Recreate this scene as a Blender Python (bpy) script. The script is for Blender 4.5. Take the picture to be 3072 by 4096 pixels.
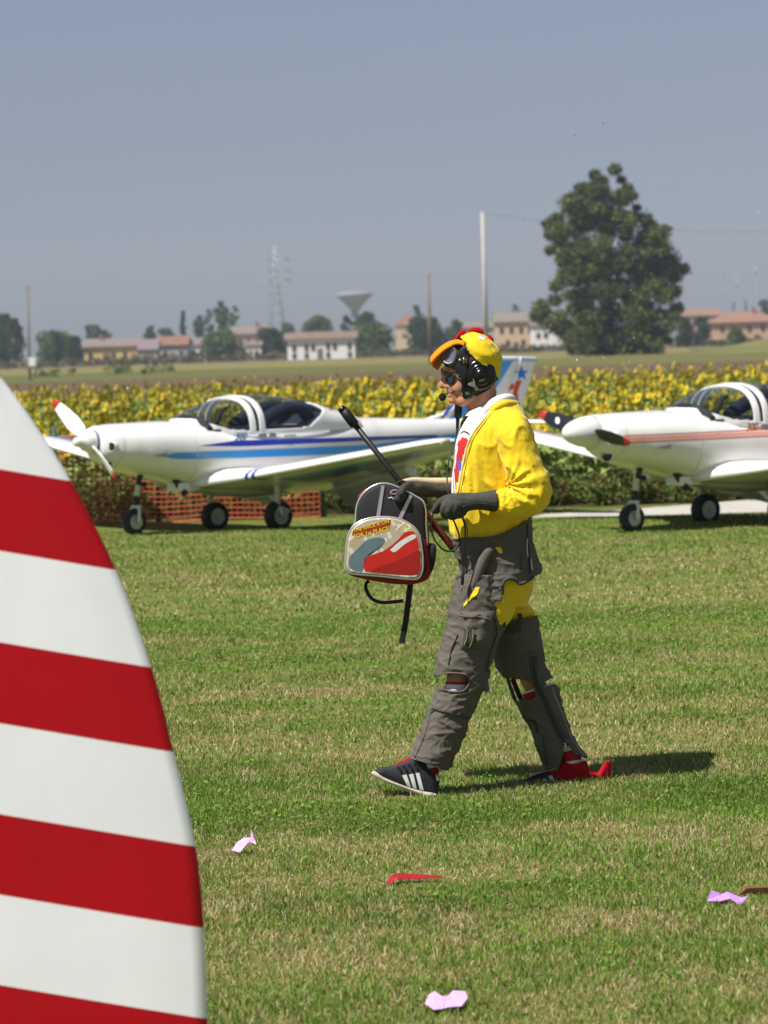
import bpy, bmesh, math, random
import numpy as np
from mathutils import Vector, Matrix, noise as mnoise
from mathutils.bvhtree import BVHTree

for _o in list(bpy.data.objects):
    bpy.data.objects.remove(_o)
SC = bpy.context.scene
COL = SC.collection
rad = math.radians
RNG = np.random.default_rng(7)
random.seed(7)

# ------------------------------------------------------------------ camera
FPX, CX, CY = 11904.0, 1536.0, 2048.0        # focal length and centre in photograph pixels (3072 x 4096)
CAM_H, ROLL = 1.80, rad(1.8)
PITCH = math.atan((CY - 1388.0) / FPX)
_F = Vector((0, math.cos(PITCH), -math.sin(PITCH)))
_R0 = Vector((1, 0, 0)); _U0 = Vector((0, math.sin(PITCH), math.cos(PITCH)))
_R = math.cos(ROLL) * _R0 - math.sin(ROLL) * _U0
_U = math.cos(ROLL) * _U0 + math.sin(ROLL) * _R0
CAM = Vector((0, 0, CAM_H))
cam_data = bpy.data.cameras.new('camera')
cam = bpy.data.objects.new('camera', cam_data); COL.objects.link(cam)
m3 = Matrix((_R, _U, -_F)).transposed()
cam.matrix_world = Matrix.Translation(CAM) @ m3.to_4x4()
cam_data.sensor_fit = 'VERTICAL'; cam_data.sensor_height = 17.3; cam_data.sensor_width = 12.975
cam_data.lens = FPX / 4096.0 * 17.3
cam_data.clip_start = 0.1; cam_data.clip_end = 20000
cam_data.dof.use_dof = True
cam_data.dof.focus_distance = 11.95
cam_data.dof.aperture_fstop = 2.7
SC.camera = cam

# ------------------------------------------------------------------ sky and sun
TO_SUN = Vector((-0.95, -0.74, 1.83)).normalized()
SUN_EL = math.asin(TO_SUN.z); SUN_AZ = math.atan2(TO_SUN.x, TO_SUN.y)
world = bpy.data.worlds.new('World'); SC.world = world; world.use_nodes = True
wn, wl = world.node_tree.nodes, world.node_tree.links
wn.clear()
sky = wn.new('ShaderNodeTexSky'); sky.sky_type = 'NISHITA'; sky.sun_disc = False
sky.sun_elevation = SUN_EL; sky.sun_rotation = SUN_AZ
sky.air_density = 1.0; sky.dust_density = 0.5; sky.ozone_density = 1.0; sky.altitude = 0
hs = wn.new('ShaderNodeHueSaturation'); hs.inputs['Saturation'].default_value = 0.4
tint = wn.new('ShaderNodeMix'); tint.data_type = 'RGBA'; tint.blend_type = 'MULTIPLY'; tint.inputs[0].default_value = 1.0
tint.inputs[7].default_value = (0.545, 0.595, 0.735, 1)
bg = wn.new('ShaderNodeBackground'); bg.inputs['Strength'].default_value = 0.068
wo = wn.new('ShaderNodeOutputWorld')
wl.new(sky.outputs[0], hs.inputs['Color']); wl.new(hs.outputs[0], tint.inputs[6])
wl.new(tint.outputs[2], bg.inputs['Color']); wl.new(bg.outputs[0], wo.inputs['Surface'])
sd = bpy.data.lights.new('sun', 'SUN'); sd.energy = 4.6; sd.angle = rad(0.53); sd.color = (1.0, 0.965, 0.905)
sun = bpy.data.objects.new('sun', sd); COL.objects.link(sun)
sun.rotation_euler = (-TO_SUN).to_track_quat('-Z', 'Y').to_euler()
sun.location = (-20, -20, 40)
SC.view_settings.view_transform = 'Standard'; SC.view_settings.look = 'None'
SC.view_settings.exposure = 0.5; SC.view_settings.gamma = 1.0; SC.view_settings.use_curve_mapping = False
SC.render.engine = 'CYCLES'
SC.cycles.use_denoising = True
SC.cycles.max_bounces = 8; SC.cycles.transparent_max_bounces = 24
SC.cycles.caustics_reflective = False; SC.cycles.caustics_refractive = False
SC.cycles.volume_bounces = 0

# ------------------------------------------------------------------ helpers
def ray(sx, sy):
    return (_F + _R * ((sx - CX) / FPX) - _U * ((sy - CY) / FPX))
def P(sx, sy, Y):
    d = ray(sx, sy)
    return CAM + d * (Y / d.y)
def gz(Y):
    """ground height: flat lawn, then a shallow dip behind the aircraft"""
    if Y < 29.6: return 0.0
    if Y > 32.2: return -0.10
    t = (Y - 29.6) / 2.6
    return -0.10 * t * t * (3 - 2 * t)
def G(sx, sy, z=0.0):
    d = ray(sx, sy)
    return CAM + d * ((z - CAM_H) / d.z)
def sky_y(sx):
    return 1388.0 - math.tan(ROLL) * (sx - CX)

def lin(h):
    h = h.lstrip('#')
    r = []
    for i in (0, 2, 4):
        c = int(h[i:i + 2], 16) / 255.0
        r.append(c / 12.92 if c <= 0.04045 else ((c + 0.055) / 1.055) ** 2.4)
    return (r[0], r[1], r[2], 1.0)

MATS = {}
def mat(name, col, rough=0.6, metal=0.0, vary=0.0, vscale=8.0, bump=0.0, bscale=60.0, spec=0.5, sheen=0.0, coat=0.0, trans=0.0, col2=None, c2scale=6.0, stretch=None):
    if name in MATS: return MATS[name]
    if isinstance(col, str): col = lin(col)
    m = bpy.data.materials.new(name); m.use_nodes = True
    nt = m.node_tree; b = nt.nodes['Principled BSDF']
    b.inputs['Base Color'].default_value = col
    b.inputs['Roughness'].default_value = rough; b.inputs['Metallic'].default_value = metal
    b.inputs['Specular IOR Level'].default_value = spec
    if sheen: b.inputs['Sheen Weight'].default_value = sheen; b.inputs['Sheen Roughness'].default_value = 0.4
    if coat: b.inputs['Coat Weight'].default_value = coat; b.inputs['Coat Roughness'].default_value = 0.08
    tc = nt.nodes.new('ShaderNodeTexCoord')
    src = tc.outputs['Object']
    if stretch:
        mp = nt.nodes.new('ShaderNodeMapping'); mp.inputs['Scale'].default_value = stretch
        nt.links.new(src, mp.inputs['Vector']); src = mp.outputs[0]
    cur = None
    if col2 is not None:
        if isinstance(col2, str): col2 = lin(col2)
        n = nt.nodes.new('ShaderNodeTexNoise'); n.inputs['Scale'].default_value = c2scale; n.inputs['Detail'].default_value = 5
        nt.links.new(src, n.inputs['Vector'])
        cr = nt.nodes.new('ShaderNodeValToRGB'); cr.color_ramp.elements[0].position = 0.42; cr.color_ramp.elements[1].position = 0.6
        cr.color_ramp.elements[0].color = col; cr.color_ramp.elements[1].color = col2
        nt.links.new(n.outputs['Fac'], cr.inputs[0]); cur = cr.outputs[0]
    if vary:
        n = nt.nodes.new('ShaderNodeTexNoise'); n.inputs['Scale'].default_value = vscale; n.inputs['Detail'].default_value = 6; n.inputs['Roughness'].default_value = 0.65
        nt.links.new(src, n.inputs['Vector'])
        mr = nt.nodes.new('ShaderNodeMapRange'); mr.inputs[1].default_value = 0.3; mr.inputs[2].default_value = 0.7
        mr.inputs[3].default_value = 1 - vary; mr.inputs[4].default_value = 1 + vary
        nt.links.new(n.outputs['Fac'], mr.inputs[0])
        mx = nt.nodes.new('ShaderNodeMix'); mx.data_type = 'RGBA'; mx.blend_type = 'MULTIPLY'; mx.inputs[0].default_value = 1
        if cur is not None: nt.links.new(cur, mx.inputs[6])
        else: mx.inputs[6].default_value = col
        nt.links.new(mr.outputs[0], mx.inputs[7]); cur = mx.outputs[2]
    if cur is not None: nt.links.new(cur, b.inputs['Base Color'])
    if bump:
        n = nt.nodes.new('ShaderNodeTexNoise'); n.inputs['Scale'].default_value = bscale; n.inputs['Detail'].default_value = 4
        nt.links.new(src, n.inputs['Vector'])
        bp = nt.nodes.new('ShaderNodeBump'); bp.inputs['Strength'].default_value = min(1, bump); bp.inputs['Distance'].default_value = 0.004
        nt.links.new(n.outputs['Fac'], bp.inputs['Height']); nt.links.new(bp.outputs[0], b.inputs['Normal'])
    MATS[name] = m
    return m

def mat_attr(name, rough=0.7, trans=0.3, spec=0.3):
    """colour from the point attribute 'tone', with some light passing through (leaves, blades)"""
    if name in MATS: return MATS[name]
    m = bpy.data.materials.new(name); m.use_nodes = True
    nt = m.node_tree; b = nt.nodes['Principled BSDF']
    b.inputs['Roughness'].default_value = rough; b.inputs['Specular IOR Level'].default_value = spec
    a = nt.nodes.new('ShaderNodeAttribute'); a.attribute_name = 'tone'
    nt.links.new(a.outputs['Color'], b.inputs['Base Color'])
    if trans:
        t = nt.nodes.new('ShaderNodeBsdfTranslucent'); nt.links.new(a.outputs['Color'], t.inputs['Color'])
        mx = nt.nodes.new('ShaderNodeMixShader'); mx.inputs[0].default_value = trans
        nt.links.new(b.outputs[0], mx.inputs[1]); nt.links.new(t.outputs[0], mx.inputs[2])
        nt.links.new(mx.outputs[0], nt.nodes['Material Output'].inputs['Surface'])
    MATS[name] = m
    return m

def link(o, parent=None):
    COL.objects.link(o)
    if parent is not None: o.parent = parent
    return o
def tag(o, label=None, cat=None, group=None, kind=None):
    if label: o['label'] = label
    if cat: o['category'] = cat
    if group: o['group'] = group
    if kind: o['kind'] = kind
    return o
def empty(name, loc=(0, 0, 0), rz=0.0):
    o = bpy.data.objects.new(name, None); COL.objects.link(o)
    o.empty_display_size = 0.2; o.location = loc; o.rotation_euler = (0, 0, rz)
    return o
def mesh_np(name, V, loops, sizes, mats, parent=None, mi=None, smooth=False, tone=None):
    """V (n,3); loops flat vertex ids; sizes per face"""
    V = np.asarray(V, np.float32); loops = np.asarray(loops, np.int32); sizes = np.asarray(sizes, np.int32)
    me = bpy.data.meshes.new(name)
    me.vertices.add(len(V)); me.vertices.foreach_set('co', V.ravel())
    me.loops.add(len(loops)); me.loops.foreach_set('vertex_index', loops)
    me.polygons.add(len(sizes))
    st = np.zeros(len(sizes), np.int32); st[1:] = np.cumsum(sizes)[:-1]
    me.polygons.foreach_set('loop_start', st)
    if mi is not None: me.polygons.foreach_set('material_index', np.asarray(mi, np.int32))
    if smooth: me.polygons.foreach_set('use_smooth', np.ones(len(sizes), bool))
    if tone is not None:
        a = me.attributes.new('tone', 'FLOAT_COLOR', 'POINT')
        t = np.ones((len(V), 4), np.float32); t[:, :3] = tone
        a.data.foreach_set('color', t.ravel())
    me.update(calc_edges=True); me.validate()
    for m in (mats if isinstance(mats, (list, tuple)) else [mats]): me.materials.append(m)
    return link(bpy.data.objects.new(name, me), parent)
def bm_obj(name, bm, mats, parent=None, smooth=False, recalc=True):
    if recalc: bmesh.ops.recalc_face_normals(bm, faces=bm.faces)
    if smooth:
        for f in bm.faces: f.smooth = True
    me = bpy.data.meshes.new(name); bm.to_mesh(me); bm.free()
    for m in (mats if isinstance(mats, (list, tuple)) else [mats]): me.materials.append(m)
    return link(bpy.data.objects.new(name, me), parent)

def bake(o):
    """apply an object's modifiers into its mesh"""
    dg = bpy.context.evaluated_depsgraph_get(); dg.update()
    ev = o.evaluated_get(dg)
    me = bpy.data.meshes.new_from_object(ev, preserve_all_data_layers=True, depsgraph=dg)
    o.modifiers.clear(); old = o.data; o.data = me
    bpy.data.meshes.remove(old)
    return o

def bm_box(bm, c, s, rot=None, mi=0, bevel=0.0):
    M = Matrix.Translation(Vector(c))
    if rot is not None: M = M @ rot.to_4x4()
    r = bmesh.ops.create_cube(bm, size=1.0, matrix=M @ Matrix.Diagonal((s[0], s[1], s[2], 1)))
    fs = {f for v in r['verts'] for f in v.link_faces}
    for f in fs: f.material_index = mi
    if bevel:
        es = {e for v in r['verts'] for e in v.link_edges}
        b = bmesh.ops.bevel(bm, geom=list(es), offset=bevel, segments=2, affect='EDGES', profile=0.6)
        for f in b['faces']: f.material_index = mi
    return r
def bm_tube(bm, pts, radii, seg=10, cap=True, mi=0, flat=None):
    """tube along points; radii scalar or list; flat=(k) squashes second axis"""
    pts = [Vector(p) for p in pts]; n = len(pts)
    if not isinstance(radii, (list, tuple)): radii = [radii] * n
    t0 = (pts[1] - pts[0]).normalized()
    ref = Vector((0, 0, 1)) if abs(t0.z) < 0.9 else Vector((1, 0, 0))
    u = t0.cross(ref).normalized(); rings = []
    for i in range(n):
        t = (pts[min(i + 1, n - 1)] - pts[max(i - 1, 0)]).normalized()
        u = (u - t * u.dot(t)).normalized(); v = t.cross(u)
        k = flat if flat else 1.0
        rings.append([bm.verts.new(pts[i] + (u * math.cos(a) + v * k * math.sin(a)) * radii[i]) for a in [2 * math.pi * j / seg for j in range(seg)]])
    for i in range(n - 1):
        for j in range(seg):
            f = bm.faces.new((rings[i][j], rings[i][(j + 1) % seg], rings[i + 1][(j + 1) % seg], rings[i + 1][j])); f.material_index = mi; f.smooth = True
    if cap:
        f = bm.faces.new(rings[0][::-1]); f.material_index = mi
        f = bm.faces.new(rings[-1]); f.material_index = mi
    return rings
def bm_lathe(bm, prof, M, seg=24, mi=0, capends=True):
    """prof: list of (r, h) revolved about local z, placed with M"""
    rings = []
    for r, h in prof:
        rings.append([bm.verts.new(M @ Vector((r * math.cos(2 * math.pi * j / seg), r * math.sin(2 * math.pi * j / seg), h))) for j in range(seg)])
    for i in range(len(prof) - 1):
        for j in range(seg):
            f = bm.faces.new((rings[i][j], rings[i][(j + 1) % seg], rings[i + 1][(j + 1) % seg], rings[i + 1][j])); f.material_index = mi; f.smooth = True
    if capends:
        f = bm.faces.new(rings[0][::-1]); f.material_index = mi
        f = bm.faces.new(rings[-1]); f.material_index = mi
def catmull(pts, n):
    pts = [np.asarray(p, float) for p in pts]
    out = []
    m = len(pts)
    for i in range(m - 1):
        p0 = pts[max(i - 1, 0)]; p1 = pts[i]; p2 = pts[i + 1]; p3 = pts[min(i + 2, m - 1)]
        for k in range(n):
            t = k / n
            out.append(0.5 * ((2 * p1) + (-p0 + p2) * t + (2 * p0 - 5 * p1 + 4 * p2 - p3) * t * t + (-p0 + 3 * p1 - 3 * p2 + p3) * t ** 3))
    out.append(pts[-1])
    return out
def smooth_path(pts, n=6):
    return [Vector(p) for p in catmull([tuple(p) for p in pts], n)]
def poly_solid(bm, pts, off, mi=0):
    """extrude a polygon (3d points) by the vector off"""
    a = [bm.verts.new(p) for p in pts]; b = [bm.verts.new(Vector(p) + Vector(off)) for p in pts]
    f = bm.faces.new(a); f.material_index = mi
    f = bm.faces.new(b[::-1]); f.material_index = mi
    n = len(pts)
    for i in range(n):
        f = bm.faces.new((a[i], b[i], b[(i + 1) % n], a[(i + 1) % n])); f.material_index = mi
def inside(x, y, poly):
    c = False; n = len(poly); j = n - 1
    for i in range(n):
        xi, yi = poly[i]; xj, yj = poly[j]
        if (yi > y) != (yj > y) and x < (xj - xi) * (y - yi) / (yj - yi) + xi: c = not c
        j = i
    return c
def _hash(ix, iy, s):
    h = (ix.astype(np.int64) * 374761393 + iy.astype(np.int64) * 668265263 + s * 974634777) & 0x7fffffff
    h = ((h ^ (h >> 13)) * 1274126177) & 0x7fffffff
    return ((h ^ (h >> 16)) & 0xffff) / 65535.0
def vnoise(x, y, s=0):
    x = np.asarray(x, float); y = np.asarray(y, float)
    ix = np.floor(x); iy = np.floor(y); fx = x - ix; fy = y - iy
    fx = fx * fx * (3 - 2 * fx); fy = fy * fy * (3 - 2 * fy)
    a = _hash(ix, iy, s); b = _hash(ix + 1, iy, s); c = _hash(ix, iy + 1, s); d = _hash(ix + 1, iy + 1, s)
    return (a * (1 - fx) + b * fx) * (1 - fy) + (c * (1 - fx) + d * fx) * fy
# ------------------------------------------------------------------ ground
def ground_mat(name, c1, c2, scale, stretch=(1, 1, 1), bump=0.5, c3=None):
    m = bpy.data.materials.new(name); m.use_nodes = True
    nt = m.node_tree; b = nt.nodes['Principled BSDF']; b.inputs['Roughness'].default_value = 0.95; b.inputs['Specular IOR Level'].default_value = 0.1
    geo = nt.nodes.new('ShaderNodeNewGeometry')
    mp = nt.nodes.new('ShaderNodeMapping'); mp.inputs['Scale'].default_value = stretch
    nt.links.new(geo.outputs['Position'], mp.inputs['Vector'])
    n = nt.nodes.new('ShaderNodeTexNoise'); n.inputs['Scale'].default_value = scale; n.inputs['Detail'].default_value = 8; n.inputs['Roughness'].default_value = 0.65
    nt.links.new(mp.outputs[0], n.inputs['Vector'])
    cr = nt.nodes.new('ShaderNodeValToRGB')
    cr.color_ramp.elements[0].position = 0.38; cr.color_ramp.elements[0].color = lin(c1)
    cr.color_ramp.elements[1].position = 0.62; cr.color_ramp.elements[1].color = lin(c2)
    if c3:
        e = cr.color_ramp.elements.new(0.5); e.color = lin(c3)
    nt.links.new(n.outputs['Fac'], cr.inputs[0]); nt.links.new(cr.outputs[0], b.inputs['Base Color'])
    n2 = nt.nodes.new('ShaderNodeTexNoise'); n2.inputs['Scale'].default_value = 60; n2.inputs['Detail'].default_value = 3
    nt.links.new(geo.outputs['Position'], n2.inputs['Vector'])
    bp = nt.nodes.new('ShaderNodeBump'); bp.inputs['Strength'].default_value = bump; bp.inputs['Distance'].default_value = 0.02
    nt.links.new(n2.outputs['Fac'], bp.inputs['Height']); nt.links.new(bp.outputs[0], b.inputs['Normal'])
    return m
def strip(name, y0, y1, wid, m, rows=2, z=None, wob=0.0, label=None):
    ys = np.linspace(y0, y1, rows)
    xs = np.linspace(-wid, wid, 41)
    V = []
    for i, y in enumerate(ys):
        for x in xs:
            w = 0.0
            V.append((x, y + w, (gz(y) if z is None else z)))
    V = np.array(V); L = []; n = len(xs)
    for i in range(rows - 1):
        for j in range(n - 1):
            L += [i * n + j, i * n + j + 1, (i + 1) * n + j + 1, (i + 1) * n + j]
    o = mesh_np(name, V, L, [4] * (len(L) // 4), m)
    o['kind'] = 'structure'
    return o
strip('lawn', -30, 34.0, 60, ground_mat('lawn_thatch', '#55682a', '#7d754a', 3.0, (0.35, 1.6, 1), c3='#687034'), rows=60)
strip('sunflower_soil', 34.0, 88, 160, ground_mat('field_soil', '#3d3a22', '#5a5030', 2.0), rows=2)
strip('ploughed_field', 88, 228, 600, ground_mat('plough_soil', '#574a38', '#6a5a45', 0.35, (0.15, 1, 1)), rows=2)
strip('green_strip', 228, 330, 700, ground_mat('green_crop', '#545a32', '#6e6a3e', 0.06, (0.3, 1, 1)), rows=2)
strip('dry_meadow', 330, 480, 1600, ground_mat('dry_grass', '#82754a', '#8f8052', 0.03, (0.3, 1, 1), c3='#757040'), rows=2)
strip('scrub_land', 480, 690, 1600, ground_mat('scrub_ground', '#675f46', '#7a6e54', 0.03, (0.3, 1, 1)), rows=2)
strip('far_plain', 690, 9000, 9000, ground_mat('far_land', '#6b7050', '#857d5c', 0.01, (0.3, 1, 1)), rows=2)

# pale gravel path behind the right aircraft: a tapering wedge that bends away
pm = mat('path_gravel', '#b5b0a6', 0.95, vary=0.12, vscale=3, bump=0.6, bscale=40)
near = [(2120, 2072), (2180, 2068), (2400, 2066), (2700, 2062), (3072, 2054), (3400, 2044)]
far_ = [(2122, 2069), (2180, 2056), (2400, 2044), (2700, 2023), (3072, 1992), (3400, 1960)]
V = []; L = []
for (a, b_) in zip(near, far_):
    for q in (a, b_):
        g = G(q[0], q[1], -0.092)
        V.append((g.x, g.y, gz(g.y) + 0.008))
for i in range(len(near) - 1):
    L += [2 * i, 2 * i + 2, 2 * i + 3, 2 * i + 1]
PATH_N = V[0::2]; PATH_F = V[1::2]
o = mesh_np('path', V, L, [4] * (len(L) // 4), pm); o['kind'] = 'structure'

# ------------------------------------------------------------------ grass
_dk = np.array([(7.0, .50), (8.3, .42), (9.3, .66), (9.9, .48), (10.65, .78), (11.0, .55), (11.35, .05), (11.75, .20), (12.2, .62), (12.95, .86), (13.7, .70), (14.5, .42), (14.9, .36), (15.75, .70), (16.5, .45), (17.1, .30), (18.2, .42), (19.1, .18), (20.2, .50), (21.2, .68), (22.2, .55), (23.6, .66), (25.0, .40), (27.6, .16), (34, .12)])
def dryness(x, y):
    yy = y + 0.5 * (vnoise(x * 0.45, y * 0.3, 3) - 0.5) + 0.03 * x
    d = np.interp(yy, _dk[:, 0], _dk[:, 1])
    d = d + 0.75 * (vnoise(x * 1.3, y * 2.2, 5) - 0.5) + 0.6 * (vnoise(x * 5, y * 5, 9) - 0.5) + 0.7 * (vnoise(x * 13, y * 13, 15) - 0.5)
    return np.clip(d, 0, 1)
def blades(n, y0, y1, half0, half1, hgt, wid, seed):
    r = np.random.default_rng(seed)
    # uniform in trapezoid
    t = r.random(n * 2); y = y0 + (y1 - y0) * t
    half = half0 + (half1 - half0) * t
    keep = r.random(n * 2) < half / max(half0, half1)
    y = y[keep][:n]; half = half[keep][:n]; n = len(y)
    x = (r.random(n) * 2 - 1) * half
    _pn = np.array([(V_[0], V_[1]) for V_ in PATH_N]); _pf = np.array([(V_[0], V_[1]) for V_ in PATH_F])
    on = (y > np.interp(x, _pn[:, 0], _pn[:, 1], left=99) + 0.05) & (y < np.interp(x, _pf[:, 0], _pf[:, 1], left=0) - 0.05)
    x = x[~on]; y = y[~on]; n = len(x)
    dry = dryness(x, y)
    isdry = r.random(n) < 0.05 + dry * 0.88
    h = hgt * (0.5 + 0.8 * r.random(n) + 0.9 * (r.random(n) < .03)) * np.where(isdry, 0.80, 1.0) * (0.75 + 0.6 * vnoise(x * 2.5, y * 2.5, 21))
    h = h * np.interp(y, [26, 30, 32, 34], [1, .7, .4, .35])
    w = wid * (0.7 + 0.7 * r.random(n))
    az = r.random(n) * 2 * np.pi; lean = (0.15 + 0.75 * r.random(n) ** 1.3) * np.where(isdry, 1.35, 1.0)
    la = r.random(n) * 2 * np.pi
    lx, ly = np.cos(la) * lean * h, np.sin(la) * lean * h
    wx, wy = np.cos(az) * w / 2, np.sin(az) * w / 2
    z0 = np.where(y < 29.6, 0, np.where(y > 32.2, -0.10, 0))
    m_ = (y >= 29.6) & (y <= 32.2); tt = (y - 29.6) / 2.6
    z0 = np.where(m_, -0.10 * tt * tt * (3 - 2 * tt), z0) - 0.003
    V = np.zeros((n, 5, 3), np.float32)
    V[:, 0] = np.stack([x - wx, y - wy, z0], 1); V[:, 1] = np.stack([x + wx, y + wy, z0], 1)
    mx, my, mz = x + lx * 0.4, y + ly * 0.4, z0 + h * 0.6
    V[:, 2] = np.stack([mx + wx * .8, my + wy * .8, mz], 1); V[:, 3] = np.stack([mx - wx * .8, my - wy * .8, mz], 1)
    V[:, 4] = np.stack([x + lx, y + ly, z0 + h * (1 - 0.25 * lean)], 1)
    base = np.arange(n)[:, None] * 5
    q = base + np.array([[0, 1, 2, 3]]); tr = base + np.array([[3, 2, 4]])
    L = np.concatenate([q.ravel(), tr.ravel()]); S = np.concatenate([np.full(n, 4), np.full(n, 3)])
    g1 = np.array(lin('#688830')[:3]); g2 = np.array(lin('#8ba244')[:3]); g3 = np.array(lin('#52742c')[:3])
    d1 = np.array(lin('#bbab7c')[:3]); d2 = np.array(lin('#8d7d52')[:3]); d3 = np.array(lin('#cabb8e')[:3])
    k = r.random(n)[:, None]; kk = r.random(n)[:, None]
    gc = np.where(k < .5, g1 * (1 - k * 2) + g2 * k * 2, g3 * (1 - (k - .5) * 2) + g1 * (k - .5) * 2)
    dc = np.where(kk < .6, d2 + (d1 - d2) * kk / .6, d1 + (d3 - d1) * (kk - .6) / .4)
    patch = (0.8 + 0.45 * vnoise(x * 0.9, y * 1.8, 31))[:, None]
    c = np.where(isdry[:, None], dc, gc * patch)
    tone = np.repeat(c, 5, axis=0)
    return V.reshape(-1, 3), L, S, tone
gm = mat_attr('grass_blade', 0.6, 0.3, 0.3)
def grass(name, *a):
    V, L, S, T = blades(*a)
    o = mesh_np(name, V, L, S, gm, tone=T)
    return o
_parts = []
off = 0
for args in ((370000, 7.3, 13.0, 2.15, 2.85, 0.024, 0.0033, 1), (150000, 13.0, 20.0, 2.85, 3.9, 0.026, 0.0050, 2), (100000, 20.0, 33.9, 3.9, 5.9, 0.028, 0.0095, 3)):
    _parts.append(blades(*args))
Vs = []; Ls = []; Ss = []; Ts = []
for V, L, S, T in _parts:
    Vs.append(V); Ls.append(L + off); Ss.append(S); Ts.append(T); off += len(V)
o = mesh_np('grass', np.concatenate(Vs), np.concatenate(Ls), np.concatenate(Ss), gm, tone=np.concatenate(Ts))
tag(o, 'short mown grass in alternating green and dry straw coloured bands', 'grass', kind='stuff')
# clover: small round leaves in the greenest patches
r = np.random.default_rng(44)
n = 60000
y = 7.5 + 14 * r.random(n); x = (r.random(n) * 2 - 1) * (1.7 + 0.14 * (y - 7))
dens = np.clip((0.34 - dryness(x, y)) * 2.0, 0, 1)
k = r.random(n) < dens; x = x[k]; y = y[k]; n = len(x)
zz = 0.008 + 0.020 * r.random(n); s = 0.0035 + 0.0045 * r.random(n) + 0.0003 * (y - 8)
V = np.zeros((n, 5, 3)); tilt = (r.random((n, 2)) - .5) * 1.2; a0 = r.random(n) * 6.28
for j in range(5):
    a = a0 + j * 2 * np.pi / 5
    V[:, j, 0] = x + np.cos(a) * s; V[:, j, 1] = y + np.sin(a) * s
    V[:, j, 2] = zz + (np.cos(a) * tilt[:, 0] + np.sin(a) * tilt[:, 1]) * s
c1 = np.array(lin('#628430')[:3]); c2 = np.array(lin('#86a048')[:3]); kk = r.random(n)[:, None]
o = mesh_np('clover', V.reshape(-1, 3), np.arange(n * 5), np.full(n, 5), gm, tone=np.repeat(c1 + (c2 - c1) * kk, 5, axis=0))
tag(o, 'bright green clover leaves spread through the lawn', 'clover', kind='stuff')

# ------------------------------------------------------------------ sunflowers
sf_green = mat('sunflower_green', '#6a7c34', 0.7, vary=0.25, vscale=3)
sf_leaf = mat('sunflower_leaf', '#7c8c42', 0.6, vary=0.3, vscale=4)
sf_yellow = mat('sunflower_petal', '#e4c61a', 0.6, vary=0.12, vscale=20)
sf_brown = mat('sunflower_disc', '#a5851c', 0.8, vary=0.3, vscale=30)
def sunflower_data(seed):
    r = random.Random(seed); V = []; F = []; MI = []
    H = r.uniform(0.70, 1.03)
    bend = r.uniform(0.02, 0.1); ba = r.uniform(0, 6.28)
    def sp(t): return Vector((math.cos(ba) * bend * t * t, math.sin(ba) * bend * t * t, H * t))
    def add(vs, fs, mi):
        b = len(V); V.extend([tuple(v) for v in vs])
        for f in fs: F.append([b + i for i in f]); MI.append(mi)
    R = 0.011
    vs = []
    for t in (0, .5, 1):
        p = sp(t)
        for j in range(3): vs.append(p + Vector((math.cos(j * 2.094) * R, math.sin(j * 2.094) * R, 0)))
    add(vs, [(i * 3 + j, i * 3 + (j + 1) % 3, i * 3 + 3 + (j + 1) % 3, i * 3 + 3 + j) for i in range(2) for j in range(3)], 0)
    nl = r.randint(10, 12)
    for i in range(nl):
        t = 0.12 + 0.78 * i / nl + r.uniform(-.03, .03); a = i * 2.4 + r.uniform(-.4, .4)
        ln = (0.23 - 0.08 * t) * r.uniform(.8, 1.25); wd = ln * 0.42
        p = sp(t); d = Vector((math.cos(a), math.sin(a), 0)); sd_ = Vector((-math.sin(a), math.cos(a), 0)); droop = r.uniform(-.1, .55)
        p0 = p + d * 0.02; p1 = p + d * (ln * .5) + Vector((0, 0, .03 - droop * ln * .2)); p2 = p + d * ln + Vector((0, 0, -droop * ln))
        add([p0, p1 + sd_ * wd, p2, p1 - sd_ * wd, p1 + Vector((0, 0, -.02))], [(0, 4, 1), (1, 4, 2), (2, 4, 3), (3, 4, 0)], 1)
    # head: local -Y is the facing direction before the object's own turn
    az = r.uniform(-1.9, 1.9); tilt = r.uniform(-0.55, 0.35)
    c = sp(1.0) + Vector((0, 0, .01))
    nrm = Vector((math.sin(az) * math.cos(tilt), -math.cos(az) * math.cos(tilt), math.sin(tilt)))
    u = nrm.cross(Vector((0, 0, 1))).normalized(); v = u.cross(nrm)
    rd = r.uniform(.022, .038); rp = rd + r.uniform(.030, .050)
    c = c + nrm * 0.03
    add([c + nrm * .012] + [c + (u * math.cos(k * .785) + v * math.sin(k * .785)) * rd for k in range(8)], [(0, k + 1, (k + 1) % 8 + 1) for k in range(8)], 3)
    add([c - nrm * .03] + [c + (u * math.cos(k * .785) + v * math.sin(k * .785)) * rd * 1.15 - nrm * .006 for k in range(8)], [(0, (k + 1) % 8 + 1, k + 1) for k in range(8)], 0)
    npet = 13
    for k in range(npet):
        a = k * 6.283 / npet + r.uniform(-.1, .1); dirv = u * math.cos(a) + v * math.sin(a); tv = v * math.cos(a) - u * math.sin(a)
        rr = rp * r.uniform(.85, 1.1); fw = nrm * r.uniform(-.02, .03)
        add([c + dirv * rd * .8, c + dirv * (rd + rr) * .52 + tv * .017 + fw * .5, c + dirv * rr + fw, c + dirv * (rd + rr) * .52 - tv * .017 + fw * .5], [(0, 1, 2, 3)], 2)
    return np.array(V, np.float32), F, MI
sfmats = [sf_green, sf_leaf, sf_yellow, sf_brown]
sfvar = [sunflower_data(100 + i) for i in range(10)]
spots = []
r = random.Random(5)
yy = 35.2
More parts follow.
